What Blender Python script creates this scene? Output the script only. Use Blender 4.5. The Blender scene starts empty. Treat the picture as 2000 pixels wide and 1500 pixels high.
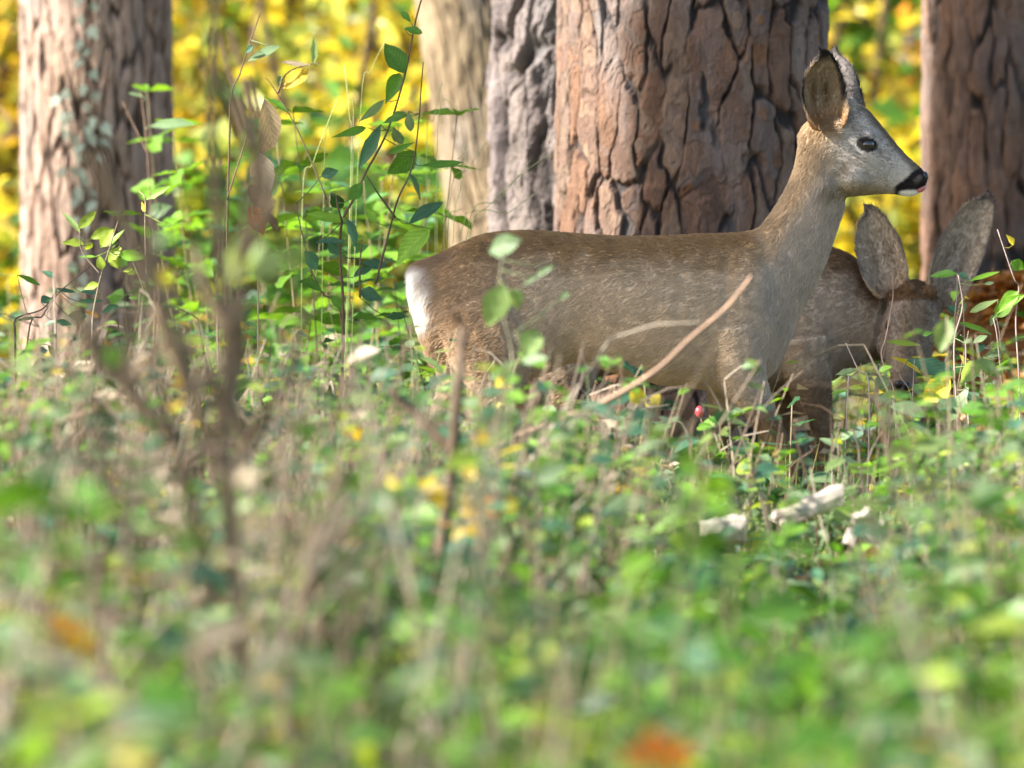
import bpy, math, random
import numpy as np
from mathutils import Vector, Matrix

# ------------------------------------------------------------------ camera, world, sun, exposure
scene = bpy.context.scene
C = scene.collection
random.seed(11)
rng = np.random.default_rng(11)

CAM_H, FOCUS, PXF = 1.0, 20.0, 19000.0        # camera height (m), focus distance, focal length in photo pixels (2000 wide)
TILT = math.atan((750 - 150) / PXF)
cam_data = bpy.data.cameras.new('camera')
cam_data.sensor_width = 36.0
cam_data.lens = 36.0 * PXF / 2000.0
cam_data.clip_start, cam_data.clip_end = 0.1, 3000.0
cam_data.dof.use_dof = True
cam_data.dof.focus_distance = FOCUS
cam_data.dof.aperture_fstop = cam_data.lens / 67.0
cam = bpy.data.objects.new('camera', cam_data)
C.objects.link(cam)
cam.location = (0, 0, CAM_H)
cam.rotation_euler = (math.pi / 2 - TILT, 0, 0)
scene.camera = cam

SUN_AZ = math.radians(-108)      # from +Y (view direction) towards -X : the sun stands to the left, a little on the viewer's side
SUN_EL = math.radians(33)
world = bpy.data.worlds.new('World')
scene.world = world
world.use_nodes = True
wn = world.node_tree
sky = wn.nodes.new('ShaderNodeTexSky')
sky.sky_type = 'NISHITA'
sky.sun_disc = False
sky.sun_elevation = SUN_EL
sky.sun_rotation = SUN_AZ
sky.dust_density = 1.8
sky.ozone_density = 0.7
bg = wn.nodes['Background']
bg.inputs['Strength'].default_value = 0.092
wn.links.new(sky.outputs[0], bg.inputs['Color'])
sun_data = bpy.data.lights.new('sun', 'SUN')
sun_data.energy = 5.0
sun_data.angle = math.radians(0.6)
sun_data.color = (1.0, 0.95, 0.87)
sun = bpy.data.objects.new('sun', sun_data)
C.objects.link(sun)
sdir = Vector((math.sin(SUN_AZ) * math.cos(SUN_EL), math.cos(SUN_AZ) * math.cos(SUN_EL), math.sin(SUN_EL)))
sun.rotation_euler = sdir.to_track_quat('Z', 'Y').to_euler()
scene.view_settings.view_transform = 'Standard'
scene.view_settings.look = 'None'
scene.view_settings.exposure = 2.02
scene.view_settings.gamma = 1.0
scene.cycles.max_bounces = 7
scene.cycles.diffuse_bounces = 4
scene.cycles.glossy_bounces = 3
scene.cycles.transmission_bounces = 5
scene.cycles.use_denoising = True
try:
    scene.cycles_curves.shape = 'RIBBONS'
except Exception:
    pass

# ------------------------------------------------------------------ helpers
def ground_z(x, y):
    x = np.asarray(x, float); y = np.asarray(y, float)
    z = 0.02 * np.sin(x * 1.7 + 0.6) * np.cos(y * 0.9) + 0.015 * np.sin(x * 3.1 - y * 2.3)
    z = z * np.clip(1.6 - np.abs(y - 20) / 40, 0, 1)
    z = z + 0.14 * np.exp(-(((x - 0.60) / 0.55) ** 2 + ((y - 17.5) / 0.7) ** 2))
    return z

def P(px, py, d):
    """photo pixel (2000 x 1500) and depth d (metres along the view) -> world point"""
    f = np.array([0, math.cos(TILT), -math.sin(TILT)]); u = np.array([0, math.sin(TILT), math.cos(TILT)])
    v = f + np.array([1, 0, 0]) * (px - 1000) / PXF + u * (750 - py) / PXF
    return np.array([0, 0, CAM_H]) + v * (d / v[1])

def pxsize(n, d):
    return n * d / PXF

def hash2(i, j, k=0):
    h = np.sin(i * 127.1 + j * 311.7 + k * 74.7) * 43758.5453
    return h - np.floor(h)

def vnoise(x, y, k=0):
    xi, yi = np.floor(x), np.floor(y)
    fx, fy = x - xi, y - yi
    fx, fy = fx * fx * (3 - 2 * fx), fy * fy * (3 - 2 * fy)
    a = hash2(xi, yi, k); b = hash2(xi + 1, yi, k); c = hash2(xi, yi + 1, k); d = hash2(xi + 1, yi + 1, k)
    return a + (b - a) * fx + (c - a) * fy + (a - b - c + d) * fx * fy

def fbm(x, y, k=0, o=4):
    s, a, t = 0, 0.5, 0
    for n in range(o):
        s = s + a * vnoise(x, y, k + n * 7); t += a
        x, y, a = x * 2.03 + 3.1, y * 2.03 + 1.7, a * 0.5
    return s / t

def unit(v):
    v = np.asarray(v, float)
    return v / (np.linalg.norm(v, axis=-1, keepdims=True) + 1e-9)

def ss(a, b, x):
    t = np.clip((x - a) / (b - a), 0, 1); return t * t * (3 - 2 * t)

def lerp(a, b, t):
    return np.asarray(a) * (1 - t[..., None]) + np.asarray(b) * t[..., None]

class MB:
    """collects triangles / quads with a colour per vertex, and links them as ONE mesh object"""
    def __init__(self):
        self.v, self.c, self.t, self.q, self.n = [], [], [], [], 0
    def add(self, v, faces, col):
        v = np.asarray(v, float).reshape(-1, 3)
        col = np.asarray(col, float)
        if col.ndim == 1:
            col = np.tile(col, (len(v), 1))
        for f in faces:
            f = np.asarray(f, np.int64)
            if f.size:
                (self.t if f.shape[1] == 3 else self.q).append(f + self.n)
        self.v.append(v); self.c.append(col); self.n += len(v)
    def mesh(self, name, mat, smooth=False):
        me = bpy.data.meshes.new(name)
        V = np.concatenate(self.v).astype(np.float32); K = np.concatenate(self.c).astype(np.float32)
        T = np.concatenate(self.t) if self.t else np.zeros((0, 3), np.int64)
        Q = np.concatenate(self.q) if self.q else np.zeros((0, 4), np.int64)
        me.vertices.add(len(V)); me.vertices.foreach_set('co', V.ravel())
        loops = np.concatenate([T.ravel(), Q.ravel()]).astype(np.int32)
        me.loops.add(len(loops)); me.loops.foreach_set('vertex_index', loops)
        starts = np.concatenate([np.arange(len(T)) * 3, len(T) * 3 + np.arange(len(Q)) * 4]).astype(np.int32)
        me.polygons.add(len(starts)); me.polygons.foreach_set('loop_start', starts)
        try:
            me.polygons.foreach_set('loop_total', np.concatenate([np.full(len(T), 3), np.full(len(Q), 4)]).astype(np.int32))
        except Exception:
            pass
        me.polygons.foreach_set('use_smooth', np.full(len(starts), smooth))
        a = me.color_attributes.new('Col', 'FLOAT_COLOR', 'POINT')
        a.data.foreach_set('color', np.concatenate([K, np.ones((len(K), 1), np.float32)], 1).ravel())
        me.update(calc_edges=True); me.validate()
        me.materials.append(mat)
        return me
    def build(self, name, mat, parent=None, smooth=False, origin=None):
        if origin is not None:
            self.v = [v - np.asarray(origin, float) for v in self.v]
        o = bpy.data.objects.new(name, self.mesh(name, mat, smooth))
        C.objects.link(o)
        if parent is not None:
            o.parent = parent
        elif origin is not None:
            o.location = origin
        return o

def tube(mb, pts, rad, col, sides=5, cap=True):
    pts = np.asarray(pts, float); n = len(pts)
    rad = np.broadcast_to(np.asarray(rad, float), (n,))
    tan = unit(np.gradient(pts, axis=0))
    ref = np.array([0.31, 0.9, 0.17])
    a = unit(np.cross(tan, ref)); b = np.cross(tan, a)
    th = np.arange(sides) / sides * 2 * math.pi
    ring = a[:, None] * np.cos(th)[None, :, None] + b[:, None] * np.sin(th)[None, :, None]
    v = pts[:, None] + ring * rad[:, None, None]
    i = np.arange(n - 1)[:, None] * sides; j = np.arange(sides)[None]
    q = np.stack([i + j, i + (j + 1) % sides, i + sides + (j + 1) % sides, i + sides + j], -1).reshape(-1, 4)
    fs = [q]
    if cap and sides >= 3:
        t0 = [[0, k + 1, k] for k in range(1, sides - 1)]
        o = (n - 1) * sides
        t0 += [[o, o + k, o + k + 1] for k in range(1, sides - 1)]
        fs.append(np.array(t0))
    mb.add(v.reshape(-1, 3), fs, col)

def smooth_path(pts, n=14):
    """Catmull-Rom through the points"""
    p = np.asarray(pts, float)
    p = np.concatenate([[2 * p[0] - p[1]], p, [2 * p[-1] - p[-2]]])
    m = len(p) - 3
    t = np.linspace(0, m - 1e-6, n); i = t.astype(int); f = (t - i)[:, None]
    a, b, c, d = p[i], p[i + 1], p[i + 2], p[i + 3]
    return 0.5 * (2 * b + (c - a) * f + (2 * a - 5 * b + 4 * c - d) * f ** 2 + (3 * b - a - 3 * c + d) * f ** 3)

# leaf templates: x = across (half width 1), y = along 0..1, z = out of the blade
LEAF4 = (np.array([[0, 0, 0], [-1, .42, .13], [0, .5, 0], [1, .42, .13], [0, 1, -.06]]),
         [np.array([[0, 3, 2], [0, 2, 1], [2, 3, 4], [1, 2, 4]])])
def _leaf12(curl=.16, fold=.1, shape=((.12, .5), (.34, .97), (.6, .9), (.83, .5))):
    v = [[0, 0, 0]]
    for y, w in shape:
        z = -curl * y * y
        v += [[-w, y, z + fold * w], [0, y, z], [w, y, z + fold * w]]
    v.append([0, 1, -curl])
    t = [[0, 2, 1], [0, 3, 2]]; q = []
    m = len(shape)
    for k in range(m - 1):
        o = 1 + 3 * k
        q += [[o, o + 1, o + 4, o + 3], [o + 1, o + 2, o + 5, o + 4]]
    o = 1 + 3 * (m - 1)
    t += [[o, o + 1, o + 4 - 1], [o + 1, o + 2, o + 3]]
    return np.array(v, float), [np.array(t), np.array(q)]
LEAF12 = _leaf12()
BLADE = (np.array([[-1, 0, 0], [1, 0, 0], [-.85, .35, .05], [.85, .35, .05], [-.6, .7, -.03], [.6, .7, -.03], [0, 1, -.22]], float),
         [np.array([[4, 5, 6]]), np.array([[0, 1, 3, 2], [2, 3, 5, 4]])])

def leaves(mb, pos, dirv, nrm, L, W, col, tmpl=LEAF4, jitter=0.0):
    pos = np.asarray(pos, float); n = len(pos)
    if n == 0:
        return
    y = unit(dirv); x = unit(np.cross(y, nrm)); z = np.cross(x, y)
    tv, tf = tmpl
    L = np.broadcast_to(np.asarray(L, float), (n,)); W = np.broadcast_to(np.asarray(W, float), (n,))
    v = (pos[:, None] + x[:, None] * (W / 2)[:, None, None] * tv[None, :, 0:1] + y[:, None] * L[:, None, None] * tv[None, :, 1:2]
         + z[:, None] * W[:, None, None] * 1.6 * tv[None, :, 2:3])
    m = len(tv)
    fs = [(f[None] + (np.arange(n) * m)[:, None, None]).reshape(-1, f.shape[1]) for f in tf]
    col = np.asarray(col, float)
    if col.ndim == 1:
        col = np.tile(col, (n, 1))
    mb.add(v.reshape(-1, 3), fs, np.repeat(col, m, axis=0))

def rand_dirs(n, zlo=-1, zhi=1):
    z = rng.uniform(zlo, zhi, n); a = rng.uniform(0, 2 * math.pi, n); r = np.sqrt(np.maximum(0, 1 - z * z))
    return np.stack([r * np.cos(a), r * np.sin(a), z], -1)

def tag(o, label=None, cat=None, group=None, kind=None):
    if label: o['label'] = label
    if cat: o['category'] = cat
    if group: o['group'] = group
    if kind: o['kind'] = kind
    return o

def empty(name, loc=(0, 0, 0), rz=0.0):
    o = bpy.data.objects.new(name, None); C.objects.link(o)
    o.location = Vector(loc); o.rotation_euler = (0, 0, rz); o.empty_display_size = 0.1
    return o

def copy_tree(o, parent=None):
    c = o.copy(); C.objects.link(c)
    if parent is not None:
        c.parent = parent
    for ch in list(o.children):
        copy_tree(ch, c)
    return c

# ------------------------------------------------------------------ materials
def new_mat(name):
    m = bpy.data.materials.new(name); m.use_nodes = True
    nt = m.node_tree; nt.nodes.clear()
    out = nt.nodes.new('ShaderNodeOutputMaterial')
    return m, nt, out

def N(nt, kind, **kw):
    n = nt.nodes.new(kind)
    for k, v in kw.items():
        setattr(n, k, v)
    return n

def leaf_material(name, source='Col', rough=0.38, spec=0.5, transl=0.45, vein=False):
    m, nt, out = new_mat(name)
    if source == 'object':
        src = N(nt, 'ShaderNodeObjectInfo').outputs['Color']
    else:
        src = N(nt, 'ShaderNodeAttribute', attribute_name='Col').outputs['Color']
    tc = N(nt, 'ShaderNodeTexCoord')
    no = N(nt, 'ShaderNodeTexNoise'); no.inputs['Scale'].default_value = 60 if source != 'object' else 2.5; no.inputs['Detail'].default_value = 3
    nt.links.new(tc.outputs['Object'], no.inputs['Vector'])
    mr = N(nt, 'ShaderNodeMapRange'); mr.inputs['From Min'].default_value = .25; mr.inputs['From Max'].default_value = .75
    mr.inputs['To Min'].default_value = .72; mr.inputs['To Max'].default_value = 1.25
    nt.links.new(no.outputs['Fac'], mr.inputs['Value'])
    mul = N(nt, 'ShaderNodeVectorMath', operation='SCALE')
    nt.links.new(src, mul.inputs[0]); nt.links.new(mr.outputs[0], mul.inputs['Scale'])
    if source == 'object':
        sx = N(nt, 'ShaderNodeSeparateXYZ'); nt.links.new(tc.outputs['Object'], sx.inputs[0])
        ab = N(nt, 'ShaderNodeMath', operation='ABSOLUTE'); nt.links.new(sx.outputs['X'], ab.inputs[0])
        m1 = N(nt, 'ShaderNodeMath', operation='MULTIPLY_ADD'); m1.inputs[1].default_value = -.75; nt.links.new(ab.outputs[0], m1.inputs[0]); nt.links.new(sx.outputs['Y'], m1.inputs[2])
        m2 = N(nt, 'ShaderNodeMath', operation='PINGPONG'); m2.inputs[1].default_value = .065; nt.links.new(m1.outputs[0], m2.inputs[0])
        mn = N(nt, 'ShaderNodeMath', operation='MINIMUM'); nt.links.new(m2.outputs[0], mn.inputs[0]); nt.links.new(ab.outputs[0], mn.inputs[1])
        vr = N(nt, 'ShaderNodeMapRange'); vr.inputs['From Max'].default_value = .022; vr.inputs['To Min'].default_value = 1.45; vr.inputs['To Max'].default_value = 1.0
        nt.links.new(mn.outputs[0], vr.inputs['Value'])
        mul2 = N(nt, 'ShaderNodeVectorMath', operation='SCALE'); nt.links.new(mul.outputs[0], mul2.inputs[0]); nt.links.new(vr.outputs[0], mul2.inputs['Scale']); mul = mul2
    pb = N(nt, 'ShaderNodeBsdfPrincipled')
    pb.inputs['Roughness'].default_value = rough; pb.inputs['Specular IOR Level'].default_value = spec
    nt.links.new(mul.outputs[0], pb.inputs['Base Color'])
    tr = N(nt, 'ShaderNodeBsdfTranslucent')
    gm = N(nt, 'ShaderNodeVectorMath', operation='MULTIPLY'); gm.inputs[1].default_value = (1.7, 1.55, .8)
    nt.links.new(mul.outputs[0], gm.inputs[0]); nt.links.new(gm.outputs[0], tr.inputs['Color'])
    mx = N(nt, 'ShaderNodeMixShader'); mx.inputs['Fac'].default_value = transl
    nt.links.new(pb.outputs[0], mx.inputs[1]); nt.links.new(tr.outputs[0], mx.inputs[2])
    nt.links.new(mx.outputs[0], out.inputs['Surface'])
    return m

def bark_material(name, scale=55.0, bump=0.9, tint=(1, 1, 1), rough=0.85):
    m, nt, out = new_mat(name)
    at = N(nt, 'ShaderNodeAttribute', attribute_name='Col')
    tc = N(nt, 'ShaderNodeTexCoord')
    mp = N(nt, 'ShaderNodeMapping'); mp.inputs['Scale'].default_value = (1, 1, .35)
    nt.links.new(tc.outputs['Object'], mp.inputs['Vector'])
    n1 = N(nt, 'ShaderNodeTexNoise'); n1.inputs['Scale'].default_value = scale; n1.inputs['Detail'].default_value = 6; n1.inputs['Roughness'].default_value = .65
    n2 = N(nt, 'ShaderNodeTexNoise'); n2.inputs['Scale'].default_value = 9; n2.inputs['Detail'].default_value = 4
    nt.links.new(mp.outputs[0], n1.inputs['Vector']); nt.links.new(mp.outputs[0], n2.inputs['Vector'])
    r1 = N(nt, 'ShaderNodeMapRange'); r1.inputs['From Min'].default_value = .3; r1.inputs['From Max'].default_value = .7
    r1.inputs['To Min'].default_value = .65; r1.inputs['To Max'].default_value = 1.3
    nt.links.new(n1.outputs['Fac'], r1.inputs['Value'])
    sc = N(nt, 'ShaderNodeVectorMath', operation='SCALE')
    nt.links.new(at.outputs['Color'], sc.inputs[0]); nt.links.new(r1.outputs[0], sc.inputs['Scale'])
    # grey lichen dusting
    r2 = N(nt, 'ShaderNodeMapRange'); r2.inputs['From Min'].default_value = .52; r2.inputs['From Max'].default_value = .72; r2.inputs['To Max'].default_value = .45
    nt.links.new(n2.outputs['Fac'], r2.inputs['Value'])
    mix = N(nt, 'ShaderNodeMix', data_type='RGBA'); mix.inputs['B'].default_value = (.22, .205, .20, 1)
    nt.links.new(r2.outputs[0], mix.inputs['Factor']); nt.links.new(sc.outputs[0], mix.inputs['A'])
    pb = N(nt, 'ShaderNodeBsdfPrincipled'); pb.inputs['Roughness'].default_value = rough; pb.inputs['Specular IOR Level'].default_value = .25
    nt.links.new(mix.outputs['Result'], pb.inputs['Base Color'])
    bp = N(nt, 'ShaderNodeBump'); bp.inputs['Strength'].default_value = bump; bp.inputs['Distance'].default_value = .006
    nt.links.new(n1.outputs['Fac'], bp.inputs['Height']); nt.links.new(bp.outputs[0], pb.inputs['Normal'])
    nt.links.new(pb.outputs[0], out.inputs['Surface'])
    return m

def plain_material(name, color=None, rough=.7, spec=.3, attr=True, coat=0.0, noise=0.25, nscale=40):
    m, nt, out = new_mat(name)
    pb = N(nt, 'ShaderNodeBsdfPrincipled'); pb.inputs['Roughness'].default_value = rough; pb.inputs['Specular IOR Level'].default_value = spec
    pb.inputs['Coat Weight'].default_value = coat; pb.inputs['Coat Roughness'].default_value = .03
    if attr:
        src = N(nt, 'ShaderNodeAttribute', attribute_name='Col').outputs['Color']
    else:
        rgb = N(nt, 'ShaderNodeRGB'); rgb.outputs[0].default_value = (*color, 1); src = rgb.outputs[0]
    tc = N(nt, 'ShaderNodeTexCoord'); no = N(nt, 'ShaderNodeTexNoise'); no.inputs['Scale'].default_value = nscale; no.inputs['Detail'].default_value = 4
    nt.links.new(tc.outputs['Object'], no.inputs['Vector'])
    mr = N(nt, 'ShaderNodeMapRange'); mr.inputs['From Min'].default_value = .3; mr.inputs['From Max'].default_value = .7
    mr.inputs['To Min'].default_value = 1 - noise; mr.inputs['To Max'].default_value = 1 + noise
    nt.links.new(no.outputs['Fac'], mr.inputs['Value'])
    sc = N(nt, 'ShaderNodeVectorMath', operation='SCALE')
    nt.links.new(src, sc.inputs[0]); nt.links.new(mr.outputs[0], sc.inputs['Scale']); nt.links.new(sc.outputs[0], pb.inputs['Base Color'])
    nt.links.new(pb.outputs[0], out.inputs['Surface'])
    return m

def fur_material(name):
    m, nt, out = new_mat(name)
    src = N(nt, 'ShaderNodeAttribute', attribute_name='Col').outputs['Color']
    pb = N(nt, 'ShaderNodeBsdfPrincipled'); pb.inputs['Roughness'].default_value = .6; pb.inputs['Specular IOR Level'].default_value = .3
    nt.links.new(src, pb.inputs['Base Color'])
    tr = N(nt, 'ShaderNodeBsdfTranslucent'); nt.links.new(src, tr.inputs['Color'])
    mx = N(nt, 'ShaderNodeMixShader'); mx.inputs['Fac'].default_value = .3
    nt.links.new(pb.outputs[0], mx.inputs[1]); nt.links.new(tr.outputs[0], mx.inputs[2])
    nt.links.new(mx.outputs[0], out.inputs['Surface'])
    return m

def ground_material():
    m, nt, out = new_mat('leaf litter ground')
    tc = N(nt, 'ShaderNodeTexCoord')
    n1 = N(nt, 'ShaderNodeTexNoise'); n1.inputs['Scale'].default_value = 14; n1.inputs['Detail'].default_value = 8
    vo = N(nt, 'ShaderNodeTexVoronoi'); vo.inputs['Scale'].default_value = 22
    nt.links.new(tc.outputs['Object'], n1.inputs['Vector']); nt.links.new(tc.outputs['Object'], vo.inputs['Vector'])
    cr = N(nt, 'ShaderNodeValToRGB')
    e = cr.color_ramp.elements
    e[0].position, e[0].color = .3, (.045, .03, .018, 1)
    e[1].position, e[1].color = .75, (.23, .14, .065, 1)
    k = cr.color_ramp.elements.new(.52); k.color = (.10, .085, .03, 1)
    nt.links.new(n1.outputs['Fac'], cr.inputs['Fac'])
    mx = N(nt, 'ShaderNodeMix', data_type='RGBA', blend_type='MULTIPLY'); mx.inputs['Factor'].default_value = .5
    nt.links.new(cr.outputs[0], mx.inputs['A']); nt.links.new(vo.outputs['Color'], mx.inputs['B'])
    pb = N(nt, 'ShaderNodeBsdfPrincipled'); pb.inputs['Roughness'].default_value = .95
    nt.links.new(mx.outputs['Result'], pb.inputs['Base Color'])
    bp = N(nt, 'ShaderNodeBump'); bp.inputs['Strength'].default_value = .8; bp.inputs['Distance'].default_value = .03
    nt.links.new(vo.outputs['Distance'], bp.inputs['Height']); nt.links.new(bp.outputs[0], pb.inputs['Normal'])
    nt.links.new(pb.outputs[0], out.inputs['Surface'])
    return m

M_LEAF = leaf_material('foliage')
M_LEAFOBJ = leaf_material('single leaf', 'object', rough=.5, spec=.36, transl=.42)
M_GLOSSY = leaf_material('glossy herb leaf', rough=.48, spec=.45, transl=.4)
M_STEM = plain_material('stem', rough=.7)
M_WOOD = plain_material('broken wood', rough=.85, noise=.3, nscale=35)
M_BARK = bark_material('pine bark')
M_BARK2 = bark_material('furrowed bark', scale=80, bump=.5)
M_SKIN = plain_material('deer skin', rough=.8, spec=.1, noise=.15, nscale=90)
M_FUR = fur_material('deer fur')
M_EYE = plain_material('deer eye', (.006, .005, .006), rough=.12, spec=.6, attr=False, coat=1.0, noise=0)
M_NOSE = plain_material('wet nose', (.012, .011, .012), rough=.35, spec=.5, attr=False, noise=.3, nscale=400)
M_TONGUE = plain_material('tongue', (.50, .17, .17), rough=.35, spec=.5, attr=False, noise=.15)
M_BERRY = plain_material('rose hip', (.38, .02, .035), rough=.35, spec=.6, attr=False, noise=.1)

# linear colours
GREEN = (.075, .185, .02); DEEP = (.03, .085, .025); BRIGHT = (.14, .28, .025); LIME = (.25, .33, .04); SAGE = (.14, .21, .10); TEAL = (.05, .13, .075)
PALE = (.19, .27, .09); YELLOW = (.55, .44, .04); GOLD = (.46, .32, .03); ORANGE = (.48, .22, .025); TAN = (.36, .26, .16); BROWN = (.12, .075, .045)
OLIVE = (.22, .25, .035); DRY = (.42, .34, .24); RUST = (.30, .11, .03)

# ------------------------------------------------------------------ ground
def make_ground():
    xs = np.unique(np.concatenate([np.linspace(-700, -8, 12), np.linspace(-8, 8, 110), np.linspace(8, 700, 12)]))
    ys = np.unique(np.concatenate([np.linspace(-60, 4, 8), np.linspace(4, 34, 160), np.linspace(34, 1500, 26)]))
    X, Y = np.meshgrid(xs, ys)
    Z = ground_z(X, Y)
    nx, ny = len(xs), len(ys)
    i = np.arange(ny - 1)[:, None] * nx; j = np.arange(nx - 1)[None]
    q = np.stack([i + j, i + j + 1, i + nx + j + 1, i + nx + j], -1).reshape(-1, 4)
    mb = MB(); mb.add(np.stack([X, Y, Z], -1), [q], (1, 1, 1))
    tag(mb.build('ground', ground_material(), smooth=True), kind='structure')
make_ground()

# ------------------------------------------------------------------ trees with modelled bark
def bark_field(S, Z, circ, cw, ch, seed, depth, crack=.34):
    """plates of bark: returns height (m), plate id colour number 0..1, crack mask 0..1.  S = arc length, Z = height"""
    wx = (fbm(S / cw * .55, Z / ch * 1.1, seed) - .5) * 1.5
    wz = (fbm(S / cw * .5 + 9, Z / ch * .9, seed + 3) - .5) * .9
    ncell = max(6, int(round(circ / cw)))
    u = S / circ * ncell + wx
    w = Z / ch + wz
    cu = np.floor(u); base = np.full(u.shape, 9.); second = np.full(u.shape, 9.); pid = np.zeros(u.shape)
    for du in (-1, 0, 1):
        col = cu + du; cm = np.mod(col, ncell)
        off = hash2(cm, cm * 0 + 5, seed)
        cwz = np.floor(w + off)
        for dz in (-1, 0, 1):
            r = cwz + dz
            jx = hash2(cm, r, seed + 11) * .7 + .15; jz = hash2(cm, r, seed + 23) * .8 + .1
            dx = u - (col + jx); dy = (w + off - (r + jz)) * .8
            d = np.sqrt(dx * dx + dy * dy)
            nearer = d < base
            second = np.where(nearer, base, np.minimum(second, d))
            pid = np.where(nearer, hash2(cm, r, seed + 31), pid)
            base = np.where(nearer, d, base)
    e = second - base
    e = e + (fbm(S / cw * 2.6, Z / ch * 5, seed + 41) - .5) * .34
    cwid = crack * (.45 + 1.1 * fbm(S / cw * .7, Z / ch * .8, seed + 43, 2))
    m = np.clip(e / cwid, 0, 1); m = m * m * (3 - 2 * m)
    open_ = ss(.30, .52, fbm(S / cw * .8 + 4, Z / ch * 1.3, seed + 47, 2))     # some joints stay closed
    m = 1 - (1 - m) * (.25 + .75 * open_)
    fine = .40 * (fbm(S / cw * 6, Z / cw * 2.0, seed + 51, 3) - .5) + .5 * (fbm(S / cw * 20, Z / cw * 8, seed + 53, 3) - .5)
    nl = fbm(S / cw * 1.1 + pid * 9, Z / ch * 2.4, seed + 61, 3) * 6
    fl = np.floor(nl); lay = (fl + ss(.88, 1.0, nl - fl)) / 6                    # flakes lying over one another
    h = depth * (m * (.78 + .2 * pid + .6 * (lay - .5)) + .30 * fine)
    pid = np.clip(pid * .6 + (hash2(fl, np.round(pid * 50), seed + 67)) * .5 - .05, 0, 1)
    return h, pid, m

def trunk_mesh(base, r0, lean, height, cw, ch, depth, pal, seed, nang, dense_top, dz, fissure, flare=.18, crack=.34, gain=.68):
    z = np.concatenate([np.arange(-.15, dense_top, dz), np.linspace(dense_top, height, 26)])
    th = np.arange(nang) / nang * 2 * math.pi
    TH, ZZ = np.meshgrid(th, z)
    circ = 2 * math.pi * r0
    h, pid, m = bark_field(TH * r0, ZZ, circ, cw, ch, seed, depth, crack)
    taper = 1 - .035 * np.clip(ZZ, 0, None) / 1.0 * (.6 if height > 6 else 1)
    taper = np.maximum(taper, .25)
    rad = r0 * taper + r0 * flare * np.exp(-np.clip(ZZ, 0, None) / .28) * (1 + .25 * np.sin(TH * 5 + seed)) + h
    rad *= 1 + .025 * np.sin(2 * TH + seed) + .02 * np.sin(3 * TH + ZZ * .7 + seed)
    cx = lean[0] * ZZ; cy = lean[1] * ZZ
    V = np.stack([cx + rad * np.cos(TH), cy + rad * np.sin(TH), ZZ], -1)
    pal = np.asarray(pal)
    k = pid * (len(pal) - 1); i = np.clip(k.astype(int), 0, len(pal) - 2); f = (k - i)[..., None]
    col = pal[i] * (1 - f) + pal[i + 1] * f
    col = col * gain * (.70 + .6 * fbm(TH * r0 * 14, ZZ * 5, seed + 71))[..., None]
    mm = np.clip(m * 1.3, 0, 1)[..., None]
    col = np.asarray(fissure) * (1 - mm) + col * mm
    nz = len(z)
    a = np.arange(nz - 1)[:, None] * nang; b = np.arange(nang)[None]
    q = np.stack([a + b, a + (b + 1) % nang, a + nang + (b + 1) % nang, a + nang + b], -1).reshape(-1, 4)
    mb = MB(); mb.add(V, [q], col.reshape(-1, 3))
    return mb

def make_tree(name, label, cat, group, px, d, wpx, lean_px, cw, ch, depth, pal, seed, mat, fissure, needle=True, height=13., nang=520, dense_top=1.75, dz=.006, flare=.12, crack=.34, crown_col=None, gain=.68):
    """px = trunk centre in the photo at py=300, wpx = its width there, lean_px = horizontal drift per 100 px upward"""
    c = P(px, 300, d); r = pxsize(wpx, d) / 2
    lx = lean_px / 100.0
    zref = c[2]
    bx = c[0] - lx * zref
    root = empty(name, (bx, d + r, float(ground_z(bx, d + r))))
    mb = trunk_mesh(root.location, r / (1 - .02), (lx, .004), height, cw, ch, depth, pal, seed, nang, dense_top, dz, fissure, flare, crack, gain)
    mb.build('trunk', mat, root, smooth=False)
    tr = random.Random(seed)
    limbs = MB(); crown = MB()
    cc = np.array(crown_col if crown_col is not None else (.035, .075, .025))
    for k in range(9):
        z0 = height * (.62 + .36 * k / 9); a = tr.uniform(0, 6.28); L = tr.uniform(1.2, 2.3) * (1.15 - .6 * k / 9)
        p0 = np.array([lx * z0, .004 * z0, z0]); dr = np.array([math.cos(a), math.sin(a), .35])
        pts = smooth_path([p0, p0 + dr * L * .5 + [0, 0, .1], p0 + dr * L + [0, 0, -.1]], 6)
        tube(limbs, pts, np.linspace(.07, .015, 6) * (r / .25), np.array(pal[0]) * .8, 5)
        n = 260
        t = rng.uniform(.35, 1.05, n)[:, None]
        pos = p0 + dr * L * t + rng.normal(0, .28, (n, 3))
        cols = cc * rng.uniform(.6, 1.5, (n, 1))
        if needle:
            leaves(crown, pos, rand_dirs(n, -.2, .9), rand_dirs(n), rng.uniform(.1, .18, n), rng.uniform(.03, .06, n), cols)
        else:
            leaves(crown, pos, rand_dirs(n, -.9, .4), rand_dirs(n), rng.uniform(.06, .1, n), rng.uniform(.04, .06, n), cols)
    limbs.build('limbs', mat, root, smooth=True)
    tag(crown.build('crown', M_LEAF, root), kind='stuff')
    return tag(root, label, cat, group)

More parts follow.
